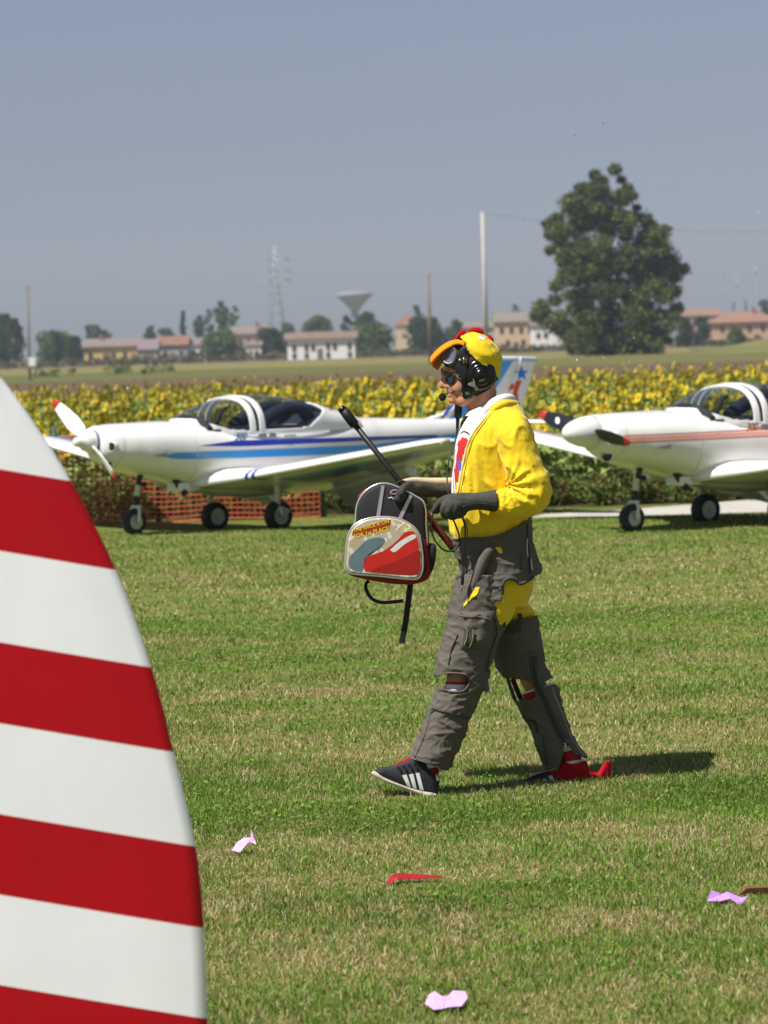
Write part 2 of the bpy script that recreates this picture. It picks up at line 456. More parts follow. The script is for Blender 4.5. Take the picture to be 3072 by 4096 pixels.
while yy < 86:
    half = 5.5 + (yy - 35) * 0.165
    step = 0.27 if yy < 45 else 0.37
    xx = -half
    while xx < half:
        spots.append((xx + r.uniform(-.11, .11), yy + r.uniform(-.2, .2)))
        xx += step * r.uniform(.75, 1.25)
    yy += 0.55 if yy < 45 else 0.85
spots.sort(key=lambda q: q[1])
sfmesh = []
for i, (V, F, MI) in enumerate(sfvar):
    me = bpy.data.meshes.new('sunflower'); me.from_pydata([tuple(v) for v in V], [], F); me.update()
    me.polygons.foreach_set('material_index', MI)
    for m in sfmats: me.materials.append(m)
    sfmesh.append(me)
vis = [q for q in spots if abs(q[0]) < q[1] * 0.131]
first = set(vis[:300])
for i, q in enumerate(vis[:300]):
    o = bpy.data.objects.new('sunflower', sfmesh[r.randrange(10)]); COL.objects.link(o)
    s = r.uniform(.92, 1.14); o.location = (q[0], q[1], gz(q[1])); o.rotation_euler = (r.uniform(-.06, .06), r.uniform(-.06, .06), r.uniform(-.5, .5)); o.scale = (s, s, s)
    tag(o, 'yellow sunflower on a leafy stalk in the front rows of the field', 'sunflower', 'sunflowers in the front rows of the field')
Vs = []; Ls = []; Ss = []; Ms = []; off = 0
for q in spots:
    if q in first: continue
    V, F, MI = sfvar[r.randrange(10)]
    a = r.uniform(-.5, .5); s = r.uniform(.92, 1.14)
    ca, sa = math.cos(a) * s, math.sin(a) * s
    W = np.stack([V[:, 0] * ca - V[:, 1] * sa + q[0], V[:, 0] * sa + V[:, 1] * ca + q[1], V[:, 2] * s + gz(q[1])], 1)
    Vs.append(W)
    for f in F: Ls.extend([off + k for k in f])
    Ss.extend([len(f) for f in F]); Ms.extend(MI); off += len(V)
o = mesh_np('sunflower_field', np.concatenate(Vs), Ls, Ss, sfmats, mi=Ms)
tag(o, 'dense field of yellow sunflowers reaching back from its front rows', 'sunflowers', kind='stuff')

# ------------------------------------------------------------------ leaf clouds
leafm = mat_attr('foliage_leaf', 0.65, 0.22, 0.25)
def leaf_cloud(centres, radii, per, size, cols, seed, squash=0.85, shell=0.55):
    """leaves scattered through clumps; returns arrays"""
    r = np.random.default_rng(seed)
    C = np.repeat(np.asarray(centres, float), per, axis=0); R = np.repeat(np.asarray(radii, float), per)
    n = len(C)
    d = r.normal(size=(n, 3)); d /= np.linalg.norm(d, axis=1)[:, None]
    rr = R * (shell * .55 + (1 - shell * .55) * r.random(n) ** .7) * np.where(r.random(n) < .22, 1.0 + .4 * r.random(n), 1)
    Pp = C + d * rr[:, None] * np.array([1, 1, squash])
    u = r.normal(size=(n, 3)) + d * 0.3; u /= np.linalg.norm(u, axis=1)[:, None]
    w = np.cross(u, r.normal(size=(n, 3))); w /= np.linalg.norm(w, axis=1)[:, None]
    s = (size * (0.6 + 0.8 * r.random(n)))[:, None]
    V = np.stack([Pp - u * s, Pp + w * s * .55, Pp + u * s, Pp - w * s * .55], 1).reshape(-1, 3)
    cc = np.array([lin(c)[:3] for c in cols])
    ci = cc[r.integers(0, len(cc), n)] * (0.75 + 0.5 * r.random(n))[:, None]
    clump = np.repeat(0.85 + 0.3 * r.random(len(centres)), per)[:, None]
    tone = np.repeat(ci * clump, 4, axis=0)
    return V, np.arange(n * 4), np.full(n, 4), tone
barkm = mat('tree_bark', '#5a4c3c', 0.9, vary=0.3, vscale=2)
def tree(name, label, sx, top, wpx, D, cols, seed, cat='tree', group=None, nclump=16, per=90, depth=None, shape='round', trunk_frac=0.12, size=None):
    """a tree whose foot stands on the ground at distance D, its top and width read from the photograph"""
    r = random.Random(seed)
    zb = gz(D); ptop = P(sx, top, D)
    px = D / FPX * 1.0; wpx = wpx * 1.18
    base = Vector((P(sx, sky_y(sx), D).x, D, zb))
    H = ptop.z - zb; Wd = wpx * px
    t = tag(empty(name, base), label, cat, group)
    cs = []; rs = []
    for i in range(nclump):
        h = trunk_frac + (1 - trunk_frac) * (i + .5) / nclump
        if shape == 'cone': half = (1 - h) * 0.95 + 0.06
        elif shape == 'column': half = 0.85 * math.sin(min(1, (h - trunk_frac) * 1.6 + .2) * 1.57) * (1 if h < .8 else (1 - (h - .8) * 3.2))
        else: half = math.sqrt(max(0.03, 1 - ((h - 0.5) / 0.56) ** 2))
        for k in range(2 if half > .35 else 1):
            a = r.uniform(0, 6.28); q = half * r.uniform(.2, .68)
            rc = Wd * 0.5 * r.uniform(.34, .5) * max(.5, half)
            cs.append((math.cos(a) * q * Wd / 2, math.sin(a) * q * Wd / 2, min(H * h, H - rc * .8))); rs.append(rc)
    sz = size or max(0.12, Wd * 0.036)
    V, L, S, T = leaf_cloud(cs, rs, per, sz, cols, seed)
    V[:, 2] = np.maximum(V[:, 2], 0.02)
    mesh_np('crown', V, L, S, leafm, t, tone=T)
    bm = bmesh.new()
    bm_tube(bm, [(0, 0, -.05), (0.02 * Wd, 0, H * .35), (0, 0, H * .6)], [max(.08, Wd * .03), Wd * .018, Wd * .006], 7)
    for i in range(4):
        a = i * 1.6 + seed
        bm_tube(bm, [(0, 0, H * (.28 + .1 * i)), (math.cos(a) * Wd * .28, math.sin(a) * Wd * .28, H * (.45 + .1 * i))], [Wd * .014, Wd * .005], 5)
    bm_obj('trunk', bm, barkm, t)
    return t

# the big broad tree on the right
D = 357.0; zb = gz(D)
base = Vector((P(2440, 1350, D).x, D, zb))
bt = tag(empty('broad_tree', base), 'large dark green broad tree standing alone at the field edge', 'tree')
outl = [(668, 118), (700, 150), (735, 150), (785, 92), (830, 150), (880, 190), (905, 240), (930, 310), (985, 375), (1030, 425), (1110, 432), (1085, 490), (1090, 560), (1130, 610), (1215, 668), (1165, 720), (1160, 800), (1172, 900), (1135, 1010), (1110, 1090), (1020, 1150), (760, 1165), (540, 1150), (500, 1060), (400, 990), (320, 945), (350, 880), (420, 850), (440, 770), (480, 700), (460, 620), (400, 560), (385, 470), (395, 405), (440, 375), (510, 410), (545, 360), (510, 300), (540, 240), (590, 190), (640, 190)]
outl = [(1900 + a / 1.4155, 600 + b / 1.4155) for a, b in outl]
r = random.Random(3); cs = []; rs = []
px = D / FPX
def btp(sx, sy, dy):
    q = P(sx, sy, D); return (q.x - base.x, dy, q.z - zb)
for (a, b) in outl:
    q = (a * .93 + 2440 * .07, b * .965 + 1150 * .035)
    cs.append(btp(q[0], q[1], r.uniform(-2, 2))); rs.append(r.uniform(.5, 1.0))
holes = [(2360, 985), (2270, 1150), (2420, 1120), (2490, 830)]
tries = 0
while len(cs) < 250 and tries < 4000:
    tries += 1
    sx = r.uniform(2120, 2770); sy = 660 + 770 * r.random() ** .8
    if not inside(2440 + (sx - 2440) * 1.07, 1050 + (sy - 1050) * 1.04, outl): continue
    if any((sx - h[0]) ** 2 + (sy - h[1]) ** 2 < 30 ** 2 for h in holes): continue
    half = 6.5 * (0.5 + 0.5 * (sy - 660) / 770)
    cs.append(btp(sx, sy, r.uniform(-half, half * .6))); rs.append(r.uniform(.9, 1.7))
V, L, S, T = leaf_cloud(cs, rs, 330, 0.20, ['#3c4824', '#54602c', '#6a7436', '#333e1e', '#858c46', '#4a5628'], 8, squash=0.8, shell=0.45)
V[:, 2] = np.maximum(V[:, 2], 0.05)
mesh_np('crown', V, L, S, leafm, bt, tone=T)
bm = bmesh.new()
bm_tube(bm, [(0, 0, -.1), (.2, 0, 5), (0, .2, 11), (-.3, 0, 18.5)], [.45, .32, .2, .05], 9)
for i in range(14):
    a = i * 2.4; h = 2.5 + i * 1.05; ln = 6.5 - i * .3
    bm_tube(bm, [(0, 0, h), (math.cos(a) * ln * .5, math.sin(a) * ln * .5, h + .8), (math.cos(a) * ln, math.sin(a) * ln, h + 2.4)], [.13, .08, .03], 6)
bm_obj('trunk', bm, barkm, bt)

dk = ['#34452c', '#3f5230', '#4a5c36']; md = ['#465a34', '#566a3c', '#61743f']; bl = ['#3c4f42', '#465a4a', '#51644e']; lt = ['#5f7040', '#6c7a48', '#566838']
TR = [
    ('leafy_tree', 'dark leafy tree with a wide round crown beside the leaning wooden pole', 8, 1252, 125, 620, dk, 'round'),
    ('leafy_tree', 'lower dark leafy tree between the round crowned tree and the wooden pole', 64, 1272, 80, 600, dk, 'round'),
    ('hedge_tree', 'spreading low green tree in front of the small beige shed', 225, 1325, 150, 655, md, 'round'),
    ('hedge_tree', 'dark rounded tree between the beige shed and the long yellow house', 300, 1345, 80, 640, dk, 'round'),
    ('distant_tree', 'bluish tree rising behind the roof of the long yellow house', 375, 1300, 110, 820, bl, 'round'),
    ('distant_tree', 'small light green tree behind the right end of the yellow house roof', 428, 1318, 50, 800, lt, 'round'),
    ('distant_tree', 'round grey green tree behind the purple grey barn roof', 605, 1302, 62, 830, bl, 'round'),
    ('distant_tree', 'low grey green tree behind the red roofed house', 668, 1312, 80, 820, md, 'round'),
    ('conifer_tree', 'pointed dark cone shaped tree behind the red roofed house', 735, 1243, 72, 790, dk, 'cone'),
    ('distant_tree', 'hazy upright tree right of the cone shaped tree', 802, 1262, 66, 860, bl, 'column'),
    ('poplar_tree', 'slender tree leaning on the left of the tall tree group', 842, 1235, 48, 800, md, 'column'),
    ('poplar_tree', 'tallest green tree of the group above the pink house', 890, 1204, 78, 790, md, 'column'),
    ('poplar_tree', 'yellowish green tree on the right of the tall tree group', 938, 1222, 56, 780, lt, 'column'),
    ('bush_tree', 'broad dark bush in front of the tall tree group', 890, 1325, 165, 640, md, 'round'),
    ('bush_tree', 'dark green tree covering the foot of the steel pylon', 1085, 1310, 120, 660, dk, 'round'),
    ('distant_tree', 'green tree just right of the steel pylon legs', 1150, 1290, 75, 830, md, 'round'),
    ('distant_tree', 'wide green tree behind the white house roof', 1276, 1266, 150, 800, md, 'round'),
    ('distant_tree', 'narrow dark tree left of the water tower stem', 1392, 1260, 62, 780, dk, 'column'),
    ('leafy_tree', 'dark domed tree in front of the water tower stem', 1478, 1248, 120, 720, dk, 'round'),
    ('bush_tree', 'big leafy bush beside the right wall of the white house', 1495, 1296, 190, 640, md, 'round'),
    ('distant_tree', 'small dark round tree above the red brown roof', 1667, 1220, 52, 1000, dk, 'round'),
    ('bush_tree', 'large dull green bush behind the thin wooden pole', 1705, 1268, 180, 650, dk, 'round'),
    ('distant_tree', 'small green tree right of the thin wooden pole', 1826, 1278, 70, 700, md, 'round'),
    ('distant_tree', 'small dark tree above the grey roof behind the beige house', 2066, 1216, 40, 1000, dk, 'round'),
    ('leafy_tree', 'dark tree just right of the large broad tree', 2742, 1270, 78, 560, dk, 'round'),
    ('leafy_tree', 'dark tree in front of the left end of the orange house', 2812, 1264, 72, 560, bl, 'round'),
    ('garden_bush', 'low round green bush before the orange house wall', 2945, 1312, 66, 540, md, 'round'),
    ('conifer_tree', 'dark conifer rising over the ridge of the orange house', 2938, 1206, 34, 900, bl, 'cone'),
    ('conifer_tree', 'slim conifer beside the dark conifer over the orange house', 2985, 1202, 30, 900, bl, 'cone'),
    ('distant_tree', 'dark wide tree behind the right end of the orange house', 3062, 1198, 66, 900, bl, 'round'),
]
for i, (nm, lb, sx, top, w, D, cols, shp) in enumerate(TR):
    tree(nm, lb, sx, top, w, D, cols, 50 + i, 'bush' if 'bush' in nm else 'tree', shape=shp, nclump=14, per=230)

# scrub hedge strip in front of the houses and weeds behind the fence
def stuff_leaves(name, label, cat, pts, rs, per, size, cols, seed):
    V, L, S, T = leaf_cloud(pts, rs, per, size, cols, seed)
    V[:, 2] = np.maximum(V[:, 2], -0.12)
    tag(mesh_np(name, V, L, S, leafm, tone=T), label, cat, kind='stuff')
r = random.Random(12)
pts = []; rs = []
for i in range(210):
    sx = -120 + i * 16.5; D = r.uniform(560, 620)
    if 2480 < sx < 2700: continue
    q = P(sx, sky_y(sx), D); rr = r.uniform(.6, 1.3); pts.append((q.x, D, gz(D) + rr * .6)); rs.append(rr)
stuff_leaves('scrub', 'brownish scrub running along the foot of the far houses', 'scrub', pts, rs, 40, 0.4, ['#6a6248', '#5a5a3c', '#746a4e', '#505438'], 4)
pts = []; rs = []
for i in range(330):
    y = r.uniform(34.1, 35.1); x = r.uniform(-5.6, 5.8)
    rr = r.uniform(.10, .22); pts.append((x, y, -0.1 + rr * r.uniform(.5, 2.3))); rs.append(rr)
stuff_leaves('weeds', 'dark green and brown weeds along the foot of the sunflowers', 'weeds', pts, rs, 90, 0.032, ['#4a5a26', '#5a6a2c', '#6b5232', '#4f6028', '#566a2a', '#6a7434'], 5)
pts = []; rs = []
for i in range(16):
    sx = r.uniform(120, 700); D = r.uniform(285, 330)
    q = P(sx, sky_y(sx), D); rr = r.uniform(.3, .8); pts.append((q.x, D, gz(D) + rr * .5)); rs.append(rr)
stuff_leaves('field_bushes', 'scattered low green bushes along the dry meadow edge', 'bushes', pts, rs, 50, 0.16, md, 6)

# grassy bank rising on the right
bm = bmesh.new()
rows = []
for (yy_, zz_) in ((395, -.1), (412, 1.2), (425, 1.95), (440, 1.95), (470, -.1)):
    row = []
    for k in range(13):
        sx = 2760 + k * 70; f = min(1, max(0, (k) / 7.0)); f = f * f * (3 - 2 * f)
        row.append(bm.verts.new((P(sx, 1388, yy_).x, yy_, -.1 + (zz_ + .1) * f)))
    rows.append(row)
for a, b in zip(rows, rows[1:]):
    for k in range(12): bm.faces.new((a[k], a[k + 1], b[k + 1], b[k]))
o = bm_obj('embankment', bm, ground_mat('bank_grass', '#5a6436', '#7d764a', 0.06), smooth=True); o['kind'] = 'structure'
# ------------------------------------------------------------------ far houses
roofs = {'pinkgrey': mat('roof_pinkgrey', '#7d6f6a', 0.9, vary=0.15, vscale=.6), 'red': mat('roof_red', '#86604f', 0.9, vary=0.15, vscale=.6), 'purple': mat('roof_purple', '#7d6f70', 0.9, vary=0.12, vscale=.6),
         'brown': mat('roof_brown', '#7c675c', 0.9, vary=0.15, vscale=.6), 'grey': mat('roof_grey', '#7c7368', 0.9, vary=0.12, vscale=.6), 'orange': mat('roof_orange', '#8c6a58', 0.9, vary=0.12, vscale=.6)}
walls = {'yellow': mat('wall_yellow', '#d6b970', 0.9, vary=0.06, vscale=.4), 'white': mat('wall_white', '#e6e4e0', 0.9, vary=0.04, vscale=.4), 'pink': mat('wall_pink', '#b8968a', 0.9, vary=0.06, vscale=.4),
         'beige': mat('wall_beige', '#cdb28e', 0.9, vary=0.06, vscale=.4), 'grey': mat('wall_grey', '#a7a39c', 0.9, vary=0.06, vscale=.4), 'orange': mat('wall_orange', '#c2a084', 0.9, vary=0.06, vscale=.4)}
winm = mat('window_dark', '#3c3a3a', 0.3)
shutm = mat('shutter_brown', '#7a6452', 0.8)
chim = mat('chimney_brick', '#8d6a58', 0.9)
def house(label, x0, x1, ridge, eave, D, wall, roof, wins=(), deep=9.0, hip=False, doors=(), chimney=None, cat='house', name='house', yaw=0.0):
    """wall width, ridge and eave heights read from the photograph at distance D; wins: (u, v, w, h) in fractions of the front"""
    z0 = gz(D); xa = P(x0, sky_y(x0), D).x; xb = P(x1, sky_y(x1), D).x; xm = (xa + xb) / 2; W = xb - xa
    sxm = (x0 + x1) / 2
    ze = P(sxm, eave, D).z - z0; zr = P(sxm, ridge, D).z - z0
    t = tag(empty(name, (xm, D, z0), yaw), label, cat)
    bm = bmesh.new(); bm_box(bm, (0, deep / 2, ze / 2 - .05), (W, deep, ze + .1)); bm_obj('wall', bm, walls[wall], t)
    bm = bmesh.new(); e = W * .02 + .35
    a = [bm.verts.new(p) for p in ((-W / 2 - e, -e, ze), (W / 2 + e, -e, ze), (W / 2 + e, deep + e, ze), (-W / 2 - e, deep + e, ze))]
    hx = deep * .45 if hip else -e * .0
    r_ = [bm.verts.new(p) for p in ((-W / 2 - (0 if hip else e) + (hx if hip else 0), deep / 2, zr), (W / 2 + (0 if hip else e) - (hx if hip else 0), deep / 2, zr))]
    for f in ((a[0], a[1], r_[1], r_[0]), (a[2], a[3], r_[0], r_[1]), (a[1], a[2], r_[1]), (a[3], a[0], r_[0]), (a[3], a[2], a[1], a[0])): bm.faces.new(f)
    rf = bm_obj('roof', bm, roofs[roof], t)
    if chimney is not None:
        bm = bmesh.new(); bm_box(bm, (W * chimney, deep * .4, zr + .1), (.7, .7, 1.6)); bm_obj('chimney', bm, chim, rf)
    for (u, v, w, h) in wins:
        bm = bmesh.new(); bm_box(bm, (-W / 2 + W * u, -.02, ze * v), (w, .12, h)); wo_ = bm_obj('window', bm, shutm, t)
        bm = bmesh.new(); bm_box(bm, (-W / 2 + W * u, -.07, ze * v), (w * .72, .06, h * .8)); bm_obj('pane', bm, winm, wo_)
    for (u, w, h) in doors:
        bm = bmesh.new(); bm_box(bm, (-W / 2 + W * u, -.03, h / 2), (w, .12, h)); bm_obj('door', bm, shutm, t)
    return t
house('long low yellow house with a pinkish grey tiled roof', 336, 552, 1352, 1386, 660, 'yellow', 'pinkgrey', [(.12, .5, 1, 1.6), (.55, .5, .9, 1.5), (.76, .5, .9, 1.5)], doors=[(.42, 1.6, 2.4), (.92, 1.0, 2.2)], chimney=-.2)
house('purple grey roofed barn joined to the long yellow house', 556, 628, 1356, 1398, 655, 'grey', 'purple', doors=[(.5, 2.0, 2.2)], cat='barn', name='barn')
house('house with a bright red tiled roof beside the barn', 632, 748, 1343, 1380, 665, 'grey', 'red', [(.25, .5, .9, 1.2), (.8, .5, .9, 1.2)], doors=[(.5, 1.2, 2)])
house('low white house with a pale roof next to the red roofed house', 752, 822, 1350, 1380, 668, 'white', 'pinkgrey', [(.3, .5, .9, 1), (.75, .5, .9, 1)], doors=[(.5, 1.0, 1.9)])
house('small beige shed behind the spreading low tree', 190, 280, 1360, 1378, 690, 'beige', 'grey', [(.85, .55, .9, 1.2)], deep=6, cat='shed', name='shed', doors=[(.4, 1.2, 2)])
house('pink rendered house with a faded roof left of the pylon', 935, 1070, 1300, 1336, 740, 'pink', 'pinkgrey', [(.2, .7, .9, 1.4), (.45, .7, .9, 1.4), (.7, .7, .9, 1.4)], chimney=.2)
house('small white house low in front of the pink house', 985, 1045, 1366, 1380, 655, 'white', 'pinkgrey', [(.3, .5, .7, .9), (.7, .5, .7, .9)], deep=6)
house('long two storey white house with brown shutters', 1150, 1420, 1326, 1354, 545, 'white', 'brown', [(.1, .58, .75, 1.25), (.28, .58, .75, 1.25), (.38, .58, .75, 1.25), (.60, .6, .75, 1.3), (.70, .6, .75, 1.3), (.92, .6, .75, 1.3), (.1, .2, .75, 1.0), (.28, .2, .75, 1.0), (.6, .2, .75, 1.0), (.92, .2, .75, 1.0)], doors=[(.48, 1.0, 2.0)])
house('red brown roof showing over the big bush', 1585, 1690, 1254, 1300, 900, 'beige', 'red', [(.3, .6, .9, 1.3), (.7, .6, .9, 1.3)], hip=True)
house('grey roofed long building behind the concrete pole', 1850, 1990, 1282, 1310, 820, 'grey', 'grey', [(.2, .5, 1, 1.4), (.5, .5, 1, 1.4), (.8, .5, 1, 1.4)], cat='building', name='long_building')
house('beige house with a grey brown roof left of the large tree', 1985, 2140, 1247, 1287, 640, 'beige', 'grey', [(.15, .72, .9, 1.4), (.4, .72, .9, 1.4), (.65, .72, .9, 1.4), (.88, .72, .9, 1.4), (.3, .3, .9, 1.3), (.7, .3, .9, 1.3)], doors=[(.5, 1.1, 2.1)])
house('white low building half hidden behind the large tree', 2130, 2250, 1286, 1300, 620, 'white', 'grey', [(.2, .6, .9, 1.2), (.45, .6, .9, 1.2)], cat='building', name='low_building', deep=7)
house('orange rendered house with a wide red tiled roof', 2850, 3120, 1244, 1288, 640, 'orange', 'orange', [(.15, .7, .9, 1.4), (.32, .7, .9, 1.4), (.55, .7, .9, 1.4), (.75, .7, .9, 1.4), (.25, .28, .9, 1.4), (.65, .28, .9, 1.4)], doors=[(.45, 1.1, 2.2)], hip=True, chimney=.15)
house('faded red roofed block behind the two dark trees', 2735, 2880, 1232, 1262, 900, 'pink', 'orange', [(.3, .7, 1, 1.4), (.7, .7, 1, 1.4)], cat='building', name='far_block')

# ------------------------------------------------------------------ water tower
conc = mat('tower_concrete', '#8e8f8e', 0.9, vary=0.08, vscale=.2)
D = 1450.0; px = D / FPX
wt = tag(empty('water_tower', (P(1424, 1388, D).x, D, gz(D))), 'grey concrete mushroom shaped water tower above the trees', 'water tower')
zt = lambda sy: P(1424, sy, D).z - gz(D)
bm = bmesh.new(); bm_lathe(bm, [(15 * px, zt(1244)), (30 * px, zt(1225)), (50 * px, zt(1203)), (72 * px, zt(1184)), (74 * px, zt(1178)), (70 * px, zt(1172)), (40 * px, zt(1168)), (8 * px, zt(1166))], Matrix(), 40)
bm_obj('bowl', bm, conc, wt)
bm = bmesh.new(); bm_lathe(bm, [(17 * px, -.2), (13 * px, zt(1300)), (15 * px, zt(1244))], Matrix(), 20); bm_obj('stem', bm, conc, wt)
bm = bmesh.new(); bm_lathe(bm, [(9 * px, zt(1168)), (9 * px, zt(1160))], Matrix(), 12); bm_obj('cap', bm, conc, wt)

# ------------------------------------------------------------------ steel pylon
steel = mat('pylon_steel', '#a9adb0', 0.6, metal=0.3)
D = 950.0; px = D / FPX
py = tag(empty('power_pylon', (P(1112, 1388, D).x, D, gz(D)), .25), 'tall steel lattice power pylon with cross arms', 'pylon')
zt = lambda sy: P(1110, sy, D).z - gz(D)
H = zt(985)
def hw(z):
    return np.interp(z, [0, zt(1160), H], [2.9, 1.15, .16])
for sx_ in (-1, 1):
    for sy_ in (-1, 1):
        bm = bmesh.new(); zs = [0, zt(1160), H]
        bm_tube(bm, [(sx_ * hw(z), sy_ * hw(z), z - (.2 if z == 0 else 0)) for z in zs], [.22, .17, .10], 5); bm_obj('leg', bm, steel, py)
bm = bmesh.new()
zs = [H * (1 - (1 - k / 13) ** 1.25) for k in range(14)]
for za, zb_ in zip(zs, zs[1:]):
    for (ax, ay, bx, by) in ((-1, -1, 1, -1), (1, -1, 1, 1), (1, 1, -1, 1), (-1, 1, -1, -1)):
        wa, wb = hw(za), hw(zb_)
        bm_tube(bm, [(ax * wa, ay * wa, za), (bx * wb, by * wb, zb_)], .06, 4); bm_tube(bm, [(bx * wa, by * wa, za), (ax * wb, ay * wb, zb_)], .06, 4)
bm_obj('lattice', bm, steel, py)
for sy_, ln in ((1036, 5.0), (1083, 5.6), (1120, 5.0)):
    z = zt(sy_); bm = bmesh.new()
    for s in (-1, 1):
        for k in (-1, 1):
            bm_tube(bm, [(s * hw(z), k * hw(z), z + .5), (s * ln, 0, z)], .09, 4); bm_tube(bm, [(s * hw(z), k * hw(z), z - .5), (s * ln, 0, z)], .09, 4)
        bm_tube(bm, [(s * ln * .95, 0, z), (s * ln * .95, 0, z - 1.6)], .07, 5)
    bm_obj('cross_arm', bm, steel, py)

# ------------------------------------------------------------------ poles
woodp = mat('pole_wood', '#7c7264', 0.9, vary=0.15, vscale=2)
concp = mat('pole_concrete', '#b3b0a6', 0.9, vary=0.1, vscale=2)
def pole(name, label, sx_top, sy_top, sx_bot, D, r0, r1, m, fit=True):
    zb_ = gz(D); a = P(sx_top, sy_top, D); b = Vector((P(sx_bot, sky_y(sx_bot) + 50, D).x, D, zb_))
    t = tag(empty(name, b), label, 'pole')
    bm = bmesh.new(); bm_tube(bm, [(0, 0, -.1), tuple(a - b)], [r0, r1], 10); bm_obj('shaft', bm, m, t)
    if fit:
        bm = bmesh.new(); q = a - b
        bm_box(bm, (q.x, q.y, q.z - .25), (.5, .08, .08)); bm_obj('bracket', bm, m, t)
        for k in (-.22, .22):
            bm = bmesh.new(); bm_lathe(bm, [(.03, 0), (.05, .05), (.03, .1), (.05, .14), (.02, .2)], Matrix.Translation((q.x + k, q.y, q.z - .22)), 8); bm_obj('insulator', bm, concp, t)
    return a
pole('utility_pole', 'thin weathered wooden pole standing by the dark trees', 110, 1140, 118, 255, .10, .085, woodp)
pole('utility_pole', 'brown wooden pole beside the walking person, shorter than the concrete one', 1711, 1094, 1724, 300, .20, .16, woodp)
ptop = pole('concrete_pole', 'tall pale concrete pole between the beige house and the wooden pole', 1930, 850, 1947, 250, .21, .15, concp)
D2 = 250.0
wire = mat('wire_dark', '#555a60', 0.6)
bm = bmesh.new()
A = ptop + Vector((0.2, 0, -.05)); B = P(3500, 900, 290)
bm_tube(bm, [A + (B - A) * t + Vector((0, 0, -2.6 * 4 * t * (1 - t) * .4)) for t in [k / 16 for k in range(17)]], .012, 4)
tag(bm_obj('overhead_wire', bm, wire), 'thin overhead wire running from the concrete pole past the large tree', 'wire')
t = tag(empty('white_box_post', tuple(G(115, 1405, -.1)) if False else (P(113, 1388, 255).x + .35, 254.6, gz(255))), 'small white cabinet on a post beside the thin wooden pole', 'cabinet')
bm = bmesh.new(); bm_tube(bm, [(0, 0, -.1), (0, 0, 1.2)], .05, 6); bm_obj('post', bm, concp, t)
bm = bmesh.new(); bm_box(bm, (0, 0, 1.55), (.6, .3, .75), bevel=.04); bm_obj('box', bm, walls['white'], t)
for (sx, lab, d) in ((2955, 'pale far tower crane left of the taller crane', 1150), (3030, 'pale far tower crane over the right end of the orange house', 1100)):
    D = 1300.0
    t = tag(empty('tower_crane', (P(sx, 1388, D).x, D, gz(D))), lab, 'crane')
    h = P(sx, d, D).z - gz(D)
    bm = bmesh.new(); bm_box(bm, (0, 0, h / 2), (.8, .8, h + .2)); bm_obj('mast', bm, steel, t)
    bm = bmesh.new(); bm_box(bm, (-3.5, 0, h - .5), (16, .5, .6)); bm_tube(bm, [(0, 0, h), (0, 0, h + 3.5)], .3, 5); bm_tube(bm, [(0, 0, h + 3.4), (-11, 0, h - .3)], .08, 4); bm_obj('jib', bm, steel, t)

# ------------------------------------------------------------------ air haze (closed box round camera and scene)
bm = bmesh.new(); bm_box(bm, (0, 900, 26.5), (2600, 1920, 57)); 
hz = bm_obj('haze', bm, []); hz['kind'] = 'stuff'
hm = bpy.data.materials.new('haze_air'); hm.use_nodes = True
nt = hm.node_tree; nt.nodes.clear()
pv = nt.nodes.new('ShaderNodeVolumePrincipled'); pv.inputs['Color'].default_value = (.78, .88, 1.0, 1); pv.inputs['Density'].default_value = 0.00025; pv.inputs['Anisotropy'].default_value = 0.2
ou = nt.nodes.new('ShaderNodeOutputMaterial'); nt.links.new(pv.outputs[0], ou.inputs['Volume'])
hz.data.materials.append(hm)
tag(hz, 'thin bluish summer haze over the plain', 'haze')
# ------------------------------------------------------------------ decals
def bvh_of(objs):
    V = []; F = []
    for o in objs:
        b = len(V); V += [v.co.copy() for v in o.data.vertices]; F += [[b + i for i in p.vertices] for p in o.data.polygons]
    return BVHTree.FromPolygons(V, F)
def text_bm(txt, size, shear=0.0, bold=0.0):
    cu = bpy.data.curves.new('lettering', 'FONT'); cu.body = txt; cu.size = size; cu.shear = shear; cu.offset = bold
    cu.align_x = 'CENTER'; cu.align_y = 'CENTER'; cu.resolution_u = 3
    ob = bpy.data.objects.new('lettering', cu); COL.objects.link(ob)
    dg = bpy.context.evaluated_depsgraph_get(); me = bpy.data.meshes.new_from_object(ob.evaluated_get(dg))
    bm = bmesh.new(); bm.from_mesh(me)
    bpy.data.objects.remove(ob); bpy.data.meshes.remove(me)
    return bm
def drape(bm, fn, bvh, direction, off, back=0.6, miss=None):
    """move flat (u, v) vertices to fn(u, v) and lay them on a surface along direction"""
    direction = Vector(direction).normalized()
    for v in bm.verts:
        p = fn(v.co.x, v.co.y)
        h = bvh.ray_cast(p - direction * back, direction, back * 3)
        v.co = (h[0] - direction * off) if h[0] is not None else (miss(v.co) if miss else p)
def flat_poly_bm(pts, cuts=0):
    bm = bmesh.new(); vs = [bm.verts.new((p[0], p[1], 0)) for p in pts]; bm.faces.new(vs)
    bmesh.ops.triangulate(bm, faces=bm.faces[:])
    if cuts: bmesh.ops.subdivide_edges(bm, edges=bm.edges[:], cuts=cuts, use_grid_fill=True)
    return bm

